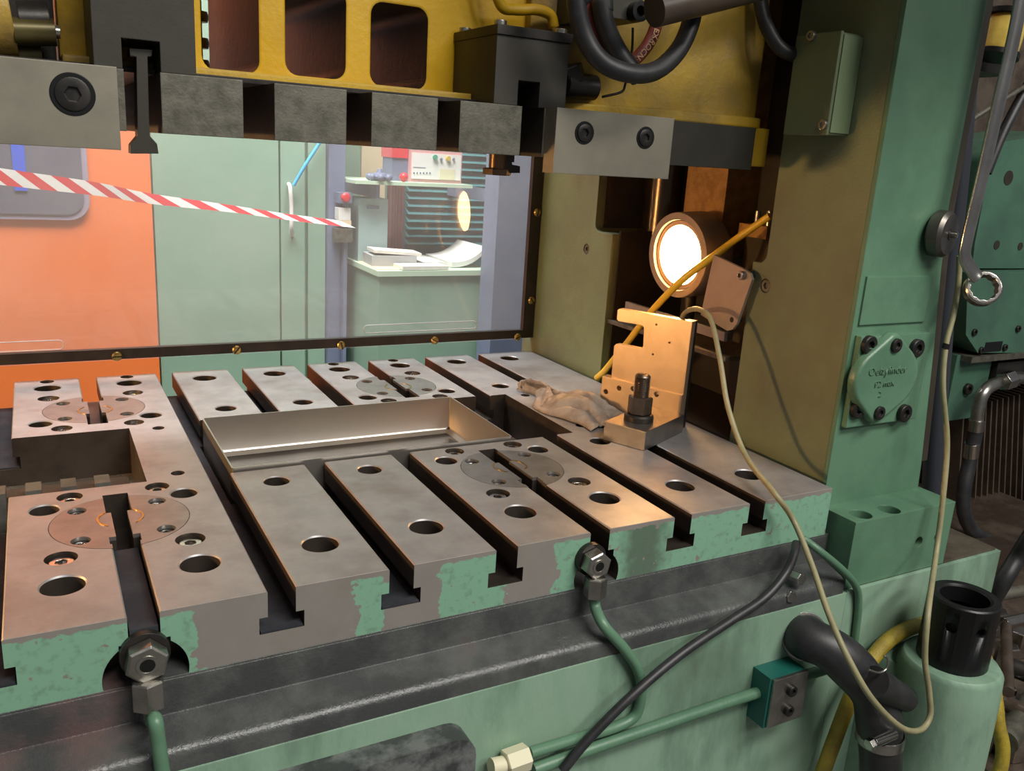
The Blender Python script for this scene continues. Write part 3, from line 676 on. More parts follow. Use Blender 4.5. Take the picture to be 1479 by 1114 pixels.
cl = thing('hose_manifold', 'dark hose manifold bolted to the yellow ram head behind the hose loops', 'manifold', tuple(P(900, 30, 'y', .2)))
bm = bmesh.new(); a = P(880, -60, 'y', .132); b = P(925, 32, 'y', .132); box(bm, a.x, b.x, .132, .222, b.z, a.z); bev(bm, .003, 2); obj('manifold_body', bm, m_darkblock, cl, 40)
bm = bmesh.new(); lathe(bm, [(.0, 0), (.0095, 0), (.0095, .011), (.005, .011), (.005, .004), (0, .004)], P(916, 18, 'y', .1325), (0, -1, 0), 20); obj('manifold_plug', bm, m_black, cl, 40)
a = P(945, 14, 'y', .058); b = P(1075, -18, 'y', .058); b = a + (b - a) * ((W + .0005 - a.x) / (b.x - a.x))
bm = bmesh.new(); cyl(bm, a, b, .0152, None, 24); tag(obj('cross_pipe', bm, M('dark_red_brown', (.07, .05, .035), (.05, .035, .028), 20, .4), None, 40), 'dark red-brown pipe reaching out from the column in front of the hose loops', 'pipe')

# ------------------------------------------------------------------ round machine lamps
def lamp(label, loc, axis, strength, arm, at=None):
    t = thing('machine_lamp', label, 'lamp', loc); r = .0600; o_ = Vector(loc); ax = Vector(axis).normalized()
    bm = bmesh.new(); lathe(bm, [(r * .80, -.010), (r * .83, -.001), (r * .985, -.0005), (r, -.003), (r, -.046), (r * .9, -.056), (0, -.058), (0, -.050), (r * .70, -.048), (r * .78, -.012)], o_, ax, 56)
    obj('housing', bm, m_lampbody, t, 35)
    bm = bmesh.new(); lathe(bm, [(r * .70, -.006), (r * .80, -.006), (r * .80, -.011), (r * .70, -.011)], o_, ax, 56, closed=True); obj('reflector_ring', bm, m_bracket, t, 35)
    bm = bmesh.new(); lathe(bm, [(0, -.0075), (r * .4, -.008), (r * .705, -.0105), (r * .705, -.013), (0, -.013)], o_, ax, 56)
    obj('lit_lens', bm, emit('lamp_glow', (1.0, .54, .19), strength), t, 60)
    s0 = o_ - ax * .050 if at is None else o_ + Vector(at); bm = bmesh.new(); cyl(bm, s0, s0 + Vector(arm), .009, None, 16); obj('mount_arm', bm, m_dark, t, 40)
    return t
LP = P(977, 369, 'x', .742)
lamp('round machine lamp glowing warm white in the column recess', tuple(LP), (-1, -.06, -.05), 90, (0, 0, P(1000, 500, 'x', W + .004).z - LP.z + .048), (.034, 0, -.048))
lamp('round warm machine lamp on the opposite side of the press facing the column', (-.62, .36, .205), (1, -.10, -.06), 440, (-.08, 0, 0))

# things inside the recess
gd = tag(BX('bronze_guide', .8065, .8685, P(1048, 280, 'x', .8065).y, P(990, 280, 'x', .8065).y, .215, .66, m_bronze, None, .002), 'upright bronze slide guide behind the lit lamp', 'guide')
q = P(925, 290, 'x', .82); bm = bmesh.new(); cyl(bm, (.825, .4905, .2288), (.825, .4905, .66), .034, None, 32)
tag(obj('guide_pillar', bm, M('oily_pillar', (.07, .05, .035), (.05, .035, .025), 10, .22, .8), None, 40), 'dark oily round guide pillar at the rear of the recess', 'pillar')
ct = thing('limit_switch', 'small brass switch block with two terminal screws in the recess', 'switch', tuple(P(1090, 345, 'x', .80)))
a = P(1068, 322, 'x', .80); b = P(1106, 346, 'x', .80)
BX('switch_body', .80, .83, b.y, a.y, b.z, a.z, m_bronze, ct, .002)
for px in (1085, 1102):
    s = P(px, 311, 'x', .80); bm = bmesh.new(); cyl(bm, (.812, s.y, a.z), (.812, s.y, s.z + .006), .004, None, 14); obj('terminal_screw', bm, m_zinc, ct, 40)
BX('switch_post', .815, .86, b.y - .0, a.y, -.002, b.z, m_cavity, ct)
a = P(903, 441, 'x', .738); b = P(1046, 487, 'x', .738); d = b - a
bm = bmesh.new(); nrm = Vector((1, 0, 0)); dirv = d.normalized(); upv = nrm.cross(dirv).normalized()
prism(bm, [a + upv * .006, b + upv * .006, b - upv * .006, a - upv * .006], (.006, 0, 0)); bev(bm, .002, 2)
tag(obj('grey_flat_bar', bm, M('grey_flat_steel', (.34, .33, .33), (.28, .27, .27), 30, .45, .5), None, 40), 'grey flat steel bar sloping below the lit lamp', 'bar')
bm = bmesh.new(); a = P(862, 456, 'x', W + .004); b = P(1048, 516, 'x', W + .004); prism(bm, [a, b, b + Vector((0, 0, -.006)), a + Vector((0, 0, -.006))], (.085, 0, 0))
tag(obj('recess_shelf', bm, m_steel_rough), 'thin steel shelf across the lamp recess under the flat bar', 'shelf')

# sheet bracket on the column with one screw
bp_ = thing('sheet_bracket', 'bent sheet steel bracket screwed to the column beside the lamp', 'bracket', tuple(P(1050, 450, 'x', .712)))
bm = bmesh.new(); prism(bm, [P(a, b, 'x', .708) for a, b in ((1031, 368), (1076, 390), (1083, 395), (1086, 404), (1064, 468), (1058, 476), (1050, 478), (1012, 455))], (.004, 0, 0)); bev(bm, .0008, 1)
obj('bracket_plate', bm, M('bracket_sheet', (.40, .335, .28), (.34, .28, .235), 16, .42, .7, .03, 400, .001, .05), bp_)
q = P(1071, 398, 'x', .705); screw(bp_, (.7082, q.y, q.z), (-1, 0, 0), .0055, .007, m_zinc); bm = bmesh.new(); cyl(bm, (.712, q.y, q.z), (.7222, q.y, q.z), .006, None, 16); obj('standoff', bm, m_dark, bp_, 40)
q = P(1056, 462, 'x', .707); bm = bmesh.new(); cyl(bm, (.7078, q.y, q.z), (.7222, q.y, q.z), .0035, None, 14); obj('standoff', bm, m_dark, bp_, 40)

# ------------------------------------------------------------------ clamp with stud and nut
ca = math.radians(25); CM = Matrix.Translation((.602, .2175, 0)) @ Matrix.Rotation(ca, 4, 'Z')
m_nut = M('browned_steel', (.17, .13, .10), (.11, .085, .065), 60, .35, .85, .05, 400, .0006)
_bp = P(980, 622, 'z', 0); CBX = (_bp - Vector((.602, .2175, 0))).dot(Vector((math.cos(ca), math.sin(ca), 0))) - .0042
kl = thing('stud_clamp', 'steel clamp block with threaded stud and hex nut on the bolster plate', 'clamp', (.602, .2175, 0))
BX('clamp_block', -.038, CBX, -.031, .027, .0004, .0245, m_steel, kl, .0008, 2, CM)
def lm(x, y, z): return CM @ Vector((x, y, z))
bm = bmesh.new(); lathe(bm, [(.0, 0), (.0185, 0), (.0185, .0065), (.0165, .0085), (0, .0085)], lm(0, 0, .0246), (0, 0, 1), 32); obj('washer', bm, m_dark, kl, 40)
bm = bmesh.new(); hexa(bm, lm(0, 0, .0332), lm(0, 0, .0560), .0265, 0, (1, .25, 0)); obj('hex_nut', bm, m_nut, kl)
bm = bmesh.new(); pr = []
for i in range(17): pr += [(.0084, .054 + i * .00165), (.0100, .0548 + i * .00165)]
lathe(bm, [(0, .03), (.009, .03)] + pr + [(.0085, .0835), (.006, .0845), (0, .0845)], lm(0, 0, 0), (0, 0, 1), 24); obj('threaded_stud', bm, m_nut, kl, 25)

# angle bracket lit by the opposite lamp
bd = ca - PI / 2; BP = P(980, 622, 'z', 0)
br = thing('angle_bracket', 'notched steel angle bracket glowing in warm lamp light behind the clamp', 'bracket', (BP.x, BP.y, 0))
u = Vector((math.cos(bd), math.sin(bd), 0)); nv = Vector((-math.sin(bd), math.cos(bd), 0))   # nv: away from the camera side
if nv.x < 0: nv = -nv
def onpl(px, py, off=0.0):
    a_ = (px - 739.5) / FPX; b_ = (py - 557.0) / FPX; d = _r * a_ + _d * b_ + _f
    o0 = Vector((BP.x, BP.y, 0)) + nv * off
    return CP + d * ((o0 - CP).dot(nv) / d.dot(nv))
pp = [(895, 446), (1000, 465), (986, 578), (882, 556), (887, 500), (890, 497), (926, 504), (929, 500), (930, 473), (927, 470), (893, 464), (891, 461), (892, 448)]
bm = bmesh.new(); prism(bm, [onpl(*p) for p in pp], nv * .010); bev(bm, .0006, 1)
pb = obj('upright_plate', bm, m_bracket, br)
bm = bmesh.new(); w0 = [onpl(*p, -.004) for p in ((870, 543), (985, 571))]
bt = [Vector((w.x, w.y, .0004)) for w in w0]
prism(bm, [w0[0], w0[1], bt[1], bt[0]], nv * .014); bev(bm, .0008, 1)
fb = obj('foot_bar', bm, m_bracket, br)
cc = []
for px, py in ((875, 566), (894, 561), (914, 562), (948, 570)):
    q = onpl(px, py, -.004); cc.append(ccyl(q - nv * .01, q + nv * .03, .0036, 20))
cut(fb, cc)
cc = []
for px, py in ((948, 469), (967, 495), (943, 512)):
    q = onpl(px, py); cc.append(ccyl(q - nv * .004, q + nv * .02, .0015, 12))
cut(pb, cc)
e0 = onpl(1000, 466); e1 = onpl(988, 560)
bm = bmesh.new(); prism(bm, [e0 + nv * .0102 - u * .002, Vector((e0.x, e0.y, .0004)) + nv * .0102 - u * .002, Vector((e0.x, e0.y, .0004)) + nv * .021 - u * .002, e0 + nv * .021 - u * .002], -u * .012); obj('rear_web', bm, m_dark, br)

# ------------------------------------------------------------------ rag
nx, ny = 64, 30
bm = bmesh.new(); G = []
p_a = Vector((.598, .470, 0)); p_b = Vector((.592, .262, 0)); ax = (p_b - p_a); side = Vector((1, .12, 0)).normalized()
for i in range(nx + 1):
    row = []
    t = i / nx
    base = p_a + ax * t + side * (.010 * math.sin(t * 9))
    wdt = .020 + .028 * math.sin(min(1, t * 1.4) * PI * .62) * (1 if t < .8 else 1 - (t - .8) * 1.5)
    for j in range(ny + 1):
        s = j / ny * 2 - 1
        env = max(0.0, 1 - abs(s) ** 3.2) * (0.55 + .45 * math.sin(PI * t ** .8))
        ph = s * 4.3 + 1.1 * math.sin(t * 5.0 + .6) + noise.noise(Vector((t * 4, s * 1.0, 3))) * 1.6
        fold = abs(math.sin(ph)) ** .55
        h = .0015 + env * (.002 + .027 * fold * (0.7 + .3 * math.sin(t * 10 + 1 + s)))
        h += noise.noise(Vector((t * 22, s * 7, 1))) * .0045 * env
        wob = noise.noise(Vector((t * 6, s * 2, 9))) * .008
        row.append(bm.verts.new(base + side * (s * wdt + wob) + Vector((0, noise.noise(Vector((t * 5, s * 3, 5))) * .008, max(.0007, h)))))
    G.append(row)
for i in range(nx):
    for j in range(ny): bm.faces.new((G[i][j], G[i + 1][j], G[i + 1][j + 1], G[i][j + 1]))
for v in bm.verts:
    dd = (v.co - Vector((BP.x, BP.y, 0))).dot(nv) + .0062
    if dd > 0: v.co -= nv * dd
rg = obj('cleaning_rag', bm, m_rag, None, 180); tag(rg, 'crumpled beige cleaning rag lying on the bolster plate beside the clamp', 'rag')
md = rg.modifiers.new('thick', 'SOLIDIFY'); md.thickness = .0018; md.offset = 1

# ------------------------------------------------------------------ sheet tray in the central opening
def tray():
    bm = bmesh.new(); X0, X1, Y0, Y1 = .1135, .4475, .2640, .4465; zt = .0035; zb = -.0500; r = .010; th = .0016
    def ring(ins, z, rr): return [(u, v, z) for u, v in rrect(X0 + ins, X1 - ins, Y0 + ins, Y1 - ins, rr, 3)]
    rings = [ring(0, zb + r, .003), ring(0, zt, .003), ring(th, zt, .002), ring(th, zb + r, .002)]
    for k in range(1, 6):
        a = k / 5 * PI / 2; rings.append(ring(th + r * (1 - math.cos(a)), zb + r - r * math.sin(a) + th, .004))
    vr = [[bm.verts.new(c) for c in rr] for rr in rings]
    for a, b in zip(vr[:-1], vr[1:]):
        n = len(a)
        for i in range(n): bm.faces.new((a[i], a[(i + 1) % n], b[(i + 1) % n], b[i]))
    bm.faces.new(vr[-1]);
    o2 = [bm.verts.new(c) for c in ring(r, zb, .004)]; n = len(o2)
    for i in range(n): bm.faces.new((vr[0][i], o2[i], o2[(i + 1) % n], vr[0][(i + 1) % n]))
    bm.faces.new(o2[::-1])
    return bm
tr_ = thing('sheet_tray', 'open sheet steel tray set into the central opening of the bolster', 'tray', (.28, .355, -.0560))
tp_ = obj('tray_pan', tray(), m_tray, tr_, 30)
tp_.data.materials.append(M('dark_reflection_floor', (0.10, 0.095, 0.09), (0.07, 0.065, 0.06), 12, 0.25, 0.6))  # dark reflection in the pan floor painted as darker steel
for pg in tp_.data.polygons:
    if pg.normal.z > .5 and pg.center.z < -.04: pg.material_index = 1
for x in (.150, .41): BX('support_rail', x, x + .03, .27, .44, -.0560, -.0502, m_dark, tr_)
for x, y in ((.1275, .2785), (.1375, .2745)):
    bm = bmesh.new(); lathe(bm, [(0, 0), (.004, 0), (.003, .003), (0, .004)], (x, y, -.0468), (0, 0, 1), 14); obj('rivet', bm, m_zinc, tr_, 50)

# ------------------------------------------------------------------ oil fittings and pipes on the bed front
def banjo(label, hx, hz, af, pipe):
    t = thing('oil_fitting', label, 'oil fitting', (hx, -.01, hz), None)
    bm = bmesh.new(); lathe(bm, [(0, 0), (af * .66, 0), (af * .66, .006), (0, .006)], (hx, .0002, hz + .001), (0, -1, 0), 28); obj('washer', bm, m_dark, t, 40)
    bm = bmesh.new(); hexa(bm, (hx, -.0055, hz), (hx, -.0185, hz), af, .3, (1, 0, 0)); bmo = obj('hex_head', bm, m_zinc, t)
    bm = bmesh.new(); lathe(bm, [(af * .2, -.0184), (af * .2, -.0191), (af * .30, -.0191), (af * .30, -.0184)], (hx, 0, hz), (0, 1, 0), 20, closed=True); obj('bore_rim', bm, m_zinc, t, 40)
    bm = bmesh.new(); cyl(bm, (hx, -.0186, hz), (hx, -.0189, hz), af * .21, None, 18); obj('bore', bm, m_black, t)
    bm = bmesh.new(); hexa(bm, (hx, -.0145, hz - af * .50), (hx, -.0150, hz - af * 1.35), af * .78, 0, (1, .4, 0)); obj('union_nut', bm, m_zinc, t)
    TUBE('feed_pipe', pipe, .0052, m_green, t, 8, 14)
    return t
f0 = P(213, 962, 'y', -.0185)
banjo('hex oil fitting under the filled slot at the left bolster front', f0.x, f0.z, .0265, [(f0.x, -.015, f0.z - .030), (f0.x + .001, -.019, f0.z - .045), P(224, 1040, 'y', -.042), P(229, 1075, 'y', -.044), P(236, 1125, 'y', -.044)])
f1 = P(866, 819, 'y', -.0185)
banjo('hex oil fitting with curved green pipe below the stained bolster front', f1.x, f1.z, .0240, [(f1.x, -.015, f1.z - .028), (f1.x, -.018, f1.z - .042), P(873, 905, 'y', -.036), P(902, 938, 'y', -.041), P(921, 968, 'y', -.042), P(926, 1000, 'y', -.042), P(918, 1033, 'y', -.042), P(890, 1050, 'y', -.042), P(840, 1065, 'y', -.044), P(765, 1088, 'y', -.048)])
nf = thing('pipe_union', 'cream pipe union joining the green pipes low on the bed front', 'pipe union', tuple(P(745, 1100, 'y', -.04)))
a = P(762, 1092, 'y', -.0475); b = P(729, 1104, 'y', -.0475); c_ = P(709, 1108, 'y', -.0475)
bm = bmesh.new(); hexa(bm, a, b, .021); obj('union_nut', bm, m_cream, nf)
bm = bmesh.new(); cyl(bm, b, c_, .0075, None, 18); obj('union_collar', bm, m_cream, nf, 40)
o = TUBE('oil_pipe', pl(-.045, (770, 1112), (850, 1083), (950, 1049), (1050, 1015), (1120, 992), (1160, 977), (1195, 966)), .0060, m_green, None, 6, 14); tag(o, 'straight green oil pipe running along the bed into the teal clip', 'pipe')
pc = thing('pipe_clip', 'teal plastic pipe clip with metal plate and two screws on the bed', 'pipe clip', tuple(P(1130, 990, 'y', -.036)))
a = P(1098, 970, 'y', -.045); b = P(1136, 1024, 'y', -.045)
BX('clip_body', a.x, b.x, -.060, -.0355, b.z, a.z, m_teal, pc, .004, 3)
BX('clip_plate', a.x + .003, b.x + .002, -.064, -.0605, b.z + .002, a.z - .001, m_zinc, pc, .003, 3)
for dz in (.3, .7): screw(pc, ((a.x + b.x) / 2 + .003, -.0638, b.z + (a.z - b.z) * dz), (0, -1, 0), .0062, .005, m_dark)
hose('black_cable', 'black cable hanging in a curve across the green bed front', [P(812, 1114, 'y', -.057), P(850, 1068, 'y', -.057), P(915, 1003, 'y', -.057), P(985, 944, 'y', -.052), P(1055, 897, 'y', -.046), P(1105, 863, 'y', -.042), P(1135, 828, 'y', -.037), P(1147, 800, 'y', -.026), P(1150, 785, 'y', -.015)], .0046, m_rubber, 'cable')
hose('drain_pipe', 'green painted pipe bent down beside the column foot', [P(1160, 778, 'y', -.02), P(1185, 797, 'y', -.036), P(1215, 822, 'y', -.041), P(1235, 845, 'y', -.0395), P(1240, 872, 'y', -.039), P(1234, 935, 'y', -.0388), P(1228, 1010, 'y', -.0388)], .0042, m_green, 'pipe')

# elbow hose with clamp
eh = thing('elbow_hose', 'black rubber elbow hose with steel band clamp coming out of the bed', 'hose', tuple(P(1160, 920, 'y', -.036)))
e_pts = [P(1158, 917, 'y', -.037), P(1172, 925, 'y', -.055), P(1205, 942, 'y', -.075), P(1240, 975, 'y', -.090), P(1263, 1010, 'y', -.10), P(1270, 1050, 'y', -.105), P(1272, 1120, 'y', -.105)]
bm = bmesh.new(); path = spline(e_pts, 10); nP = len(path); sweep(bm, path, .025, 24, [.0235 + .001 * math.sin(i * .3) for i in range(nP)]); obj('elbow', bm, m_rubber, eh, 50)
bm = bmesh.new(); d = (path[2] - path[0]).normalized(); lathe(bm, [(.0238, -.002), (.0265, -.002), (.0265, .004), (.0238, .004)], path[0] + d * .004, d, 32, closed=True); obj('collar', bm, m_zinc, eh, 40)
ck_ = P(1271, 1062, 'y', -.105); kd = Vector((0.05, 0, -1))
bm = bmesh.new(); lathe(bm, [(.0242, -.0065), (.0256, -.0065), (.0256, .0065), (.0242, .0065)], ck_, kd, 40, closed=True)
bd_ = obj('band_clamp', bm, m_zinc, eh, 40)
hc = P(1278, 1064, 'y', -.133); bm = bmesh.new(); cyl(bm, hc + Vector((-.018, 0, -.002)), hc + Vector((.020, .004, -.006)), .0058, None, 16); obj('worm_housing', bm, m_chrome, bd_, 40)
bm = bmesh.new(); hexa(bm, hc + Vector((-.018, 0, -.002)), hc + Vector((-.025, 0, -.003)), .011); obj('worm_screw', bm, m_chrome, bd_)
a = P(1262, 985, 'y', -.118); b = P(1308, 1010, 'y', -.118); bm = bmesh.new(); cyl(bm, a, b, .0165, .0135, 24); obj('side_stub', bm, m_rubber, eh, 40)
bm = bmesh.new(); d = (b - a).normalized(); cyl(bm, b, b + d * .0004, .0075, None, 20); obj('stub_bore', bm, m_black, eh)
TUBE('wire_hook', pl(-.125, (1255, 968), (1270, 972), (1281, 965), (1282, 952), (1277, 948)), .0012, m_zinc, eh)

# post with black collar
PY = -.102; PX = P(1366, 950, 'y', PY).x
ps = thing('guide_post', 'green cast post on the bed carrying a black drilled collar', 'post', (PX, PY, -.9))
cz = P(1388, 862, 'y', PY); czb = P(1378, 958, 'y', PY)
cxm = (cz.x + czb.x) / 2
bm = bmesh.new(); lathe(bm, [(0, -.9), (.058, -.9), (.056, czb.z - .03), (.0545, czb.z + .002), (.050, czb.z + .008), (0, czb.z + .009)], (cxm, PY, 0), (0, 0, 1), 48); obj('post_body', bm, m_green_bed, ps, 40)
zw = czb.z - .012
bm = bmesh.new(); prism(bm, [(x, -.0344, z) for x, z in ((cxm + .03, zw), (cxm - .040, zw), (cxm - .056, zw - .04), (cxm - .058, -.9), (cxm + .03, -.9))], (0, PY + .0344, 0)); bev(bm, .006, 3); obj('post_web', bm, m_green_bed, ps, 40)
zt_ = cz.z; zb_ = czb.z + .0092
bm = bmesh.new(); lathe(bm, [(.0255, zt_ - .02), (.0255, zt_ - .002), (.0285, zt_), (.036, zt_), (.0375, zt_ - .002), (.0375, zb_), (0, zb_), (0, zt_ - .02)], (cxm, PY, 0), (0, 0, 1), 48)
co = obj('drilled_collar', bm, m_black, ps, 40)
cc = []
for ang in (-160, -112, -64, -16):
    t = math.radians(ang); d = Vector((math.cos(t), math.sin(t), 0)); zc = zt_ - .026
    cc.append(ccyl(Vector((cxm, PY, zc)) + d * .030, Vector((cxm, PY, zc)) + d * .05, .0062, 20))
cut(co, cc)
hose('braided_hose', 'yellow braided hose arching behind the black collar', [P(1185, 1125, 'y', -.055), P(1203, 1075, 'y', -.056), P(1228, 1010, 'y', -.056), P(1255, 958, 'y', -.054), P(1290, 920, 'y', -.049), P(1335, 901, 'y', -.045), P(1375, 900, 'y', -.0437), P(1410, 925, 'y', -.0455), P(1432, 980, 'y', -.058), P(1441, 1040, 'y', -.078), P(1441, 1125, 'y', -.095), (.925, -.10, -.62), (.935, -.11, -.895)], .0088, m_hose_y)

# olive cord from the bracket, over the bolster edge and up the column
cp_ = [onpl(981, 480, .0142), onpl(983, 464, .0142), onpl(992, 450, .0100), P(1010, 447, 'x', .670), P(1027, 463, 'x', .665), P(1040, 520, 'x', .655), P(1052, 590, 'x', .645), P(1078, 660, 'x', .640), P(1118, 712, 'y', -.010), P(1146, 752, 'y', -.022), P(1172, 815, 'y', -.060), P(1195, 882, 'y', -.10), P(1222, 945, 'y', -.135), P(1258, 1008, 'y', -.155), P(1300, 1050, 'y', -.155), P(1328, 1055, 'y', -.145), P(1343, 1035, 'y', -.14), P(1342, 1000, 'y', -.135), P(1336, 950, 'y', -.128), P(1341, 880, 'y', -.115), P(1352, 800, 'y', -.06), P(1362, 720, 'y', -.045), P(1368, 640, 'y', -.03), P(1362, 560, 'y', -.02), P(1366, 500, 'y', -.012), P(1377, 455, 'y', -.006), P(1384, 410, 'y', .003), P(1386, 370, 'y', .006)]
hose('olive_cord', 'olive insulated cord looping from the angle bracket down past the bed and up the column', cp_, .0031, m_cord, 'cord')
bm = bmesh.new(); k0 = P(1366, 500, 'y', -.012); lathe(bm, [(.0033, -.003), (.0042, -.003), (.0042, .003), (.0033, .003)], k0, (.2, 0, 1), 16, closed=True); obj('cable_tie', bm, m_black, bpy.data.objects['olive_cord'], 40)
# yellow tube crossing the lamp
hose('yellow_tube', 'thin yellow plastic tube crossing in front of the lit lamp', [P(1112, 312, 'x', .775), P(1060, 348, 'x', .760), P(1020, 378, 'x', .728), P(985, 405, 'x', .712), P(950, 440, 'x', .705), P(925, 470, 'x', .707), P(910, 490, 'x', .709), P(890, 515, 'x', .7120), P(873, 536, 'x', .7150), P(862, 546, 'x', .7170)], .0048, m_tube_y, 'tube')

# ------------------------------------------------------------------ ring spanner and its magnet
mg = thing('magnet_disc', 'round steel magnet stuck to the column edge holding the spanner', 'magnet', tuple(P(1362, 338, 'y', YC)))
mc = P(1364, 338, 'y', YC - .01)
bm = bmesh.new(); lathe(bm, [(0, 0), (.024, 0), (.0255, .002), (.0255, .013), (.022, .017), (.006, .0175), (.006, .0185), (0, .0185)], (mc.x - .004, YC - .0002, mc.z), (.25, -1, 0), 40); obj('magnet_body', bm, M('magnet_steel', (.16, .15, .13), (.12, .11, .10), 20, .35, .85), mg, 35)
bm = bmesh.new(); lathe(bm, [(0, 0), (.0035, 0), (.0035, .006), (0, .007)], (mc.x + .001, YC - .018, mc.z), (.25, -1, 0), 16); obj('magnet_pin', bm, m_chrome, mg, 40)
sp_ = thing('ring_spanner', 'long chrome ring spanner hanging from the magnet at the column edge', 'spanner', tuple(P(1418, 416, 'y', -.02)))
ysp = -.016
path = [P(1480, -30, 'y', ysp), P(1465, 50, 'y', ysp), P(1440, 160, 'y', ysp), P(1415, 270, 'y', ysp), P(1397, 345, 'y', ysp), P(1394, 372, 'y', ysp), P(1405, 392, 'y', ysp - .004), P(1413, 402, 'y', ysp - .008)]
bm = bmesh.new(); pth = spline(path, 8); sweep(bm, pth, .0075, 16, [.0098 - .0016 * (i / len(pth)) for i in range(len(pth))], True, .5, (0, 1, 0)); obj('shank', bm, m_chrome, sp_, 50)
rc = P(1419, 417, 'y', ysp - .010); ro = .0192; ri = .0142
bm = bmesh.new(); n = 48; axr = ((CP - rc).normalized() + Vector((.35, 0, .15))).normalized(); xr = axr.orthogonal().normalized(); yr_ = axr.cross(xr)
rows = []
for (rad, h, tooth) in ((ro, -.006, 0), (ro, .006, 0), (ro - .002, .0075, 0), (ri, .0075, 1), (ri, -.0075, 1), (ro - .002, -.0075, 0)):
    rr = []
    for i in range(n):
        a = 2 * PI * i / n; q = rad + (.0013 * abs(((i % 4) - 2) / 2.0) - .0006 if tooth else 0)
        rr.append(bm.verts.new(rc + axr * h + (xr * math.cos(a) + yr_ * math.sin(a)) * q))
    rows.append(rr)
rows.append(rows[0])
for a, b in zip(rows[:-1], rows[1:]):
    for i in range(n): bm.faces.new((a[i], a[(i + 1) % n], b[(i + 1) % n], b[i]))
obj('ring_head', bm, m_chrome, sp_, 30)

# ------------------------------------------------------------------ seen through the guard window
YD = 2.40
oc = thing('orange_cabinet', 'orange sheet metal cabinet with tinted rounded window', 'cabinet', (-.6, YD, -.9))
xr_ = P(222, 350, 'y', YD).x
BX('cabinet_shell', -2.4, xr_, YD, YD + .5, -.9, 1.3, m_orange, oc, .006)
a = P(-90, 150, 'y', YD); b = P(131, 318, 'y', YD)
m_gask = M('window_gasket', (0.30, 0.27, 0.36), None, 10, .4)
bm = bmesh.new(); prism(bm, [(u, YD - .012, v) for u, v in rrect(a.x - .6, b.x, b.z, b.z + .55, .06, 8)], (0, .014, 0)); obj('window_gasket', bm, m_gask, oc, 40)
bm = bmesh.new(); prism(bm, [(u, YD - .016, v) for u, v in rrect(a.x - .58, b.x - .016, b.z + .016, b.z + .534, .05, 8)], (0, .006, 0)); obj('tinted_window', bm, m_greycab, oc, 40)
o = BX('blue_tape', P(19, 250, 'y', YD - .02).x, P(38, 250, 'y', YD - .02).x, YD - .020, YD - .0165, P(30, 275, 'y', YD).z, P(30, 190, 'y', YD).z, m_blue); tag(o, 'strip of blue tape stuck on the tinted cabinet window', 'tape')
gc = thing('green_cabinet', 'pale green sheet metal cabinet with tall doors beside the orange cabinet', 'cabinet', (.6, YD, -.9))
X = lambda px, y=YD: P(px, 350, 'y', y).x
BX('cabinet_shell', X(224), X(472), YD + .03, YD + .5, -.9, 1.3, m_green_far, gc)
for pa, pb in ((225, 404), (407, 441), (446, 471)): BX('door', X(pa), X(pb), YD + .008, YD + .029, -.88, 1.28, m_green_far, gc, .003)
TUBE('door_handle', [P(417, 266, 'y', YD + .006), P(419, 272, 'y', YD - .03), P(421, 300, 'y', YD - .03), P(421, 330, 'y', YD - .03), P(422, 340, 'y', YD + .006)], .007, m_white, gc)
o = TUBE('blue_strap', [P(424, 268, 'y', YD - .02), P(440, 240, 'y', YD - .03), P(458, 212, 'y', YD - .03), P(480, 178, 'y', YD - .03)], .006, m_blue_l); tag(o, 'light blue strap hanging over the green cabinet handle', 'strap')
o = BX('frame_post', X(472), X(495), YD - .02, YD + .10, -.9, 1.3, m_navy, None, .004); tag(o, 'blue-grey steel frame post between cabinet and desk', 'post')
o = BX('wall_panel', X(486, 2.75), X(700, 2.75), 2.75, 2.78, -.9, 1.3, m_green_far); tag(o, 'pale green partition panel behind the desk', 'panel')
mgd = thing('machine_guard', 'blue-grey machine guard with wide post right of the desk', 'machine guard', (1.7, 2.0, -.9))
BX('guard_post', P(716, 350, 'y', 1.95).x, P(775, 350, 'y', 1.95).x, 1.95, 2.05, -.9, 1.2, m_navy, mgd, .004)
BX('guard_sheet', P(775, 350, 'y', 1.97).x, P(775, 350, 'y', 1.97).x + 1.0, 1.97, 2.0, -.9, 1.2, m_navy, mgd)
# desk
D0 = 2.10
dk = thing('machine_desk', 'green steel machine desk covered with papers', 'desk', (1.2, 2.3, -.9))
xa = P(546, 392, 'y', D0).x; xb = P(714, 392, 'y', D0).x; dz = P(546, 392, 'y', D0).z
BX('desk_body', xa + .01, xb, D0 + .01, 2.50, -.9, dz - .018, m_green_far, dk, .006)
BX('desk_top', xa, xb, D0, 2.51, dz - .018, dz, m_mint, dk, .003)
BX('back_tray', xa + .01, xb - .3, D0 + .03, 2.338, dz + .0002, dz + .002, m_manila, dk)
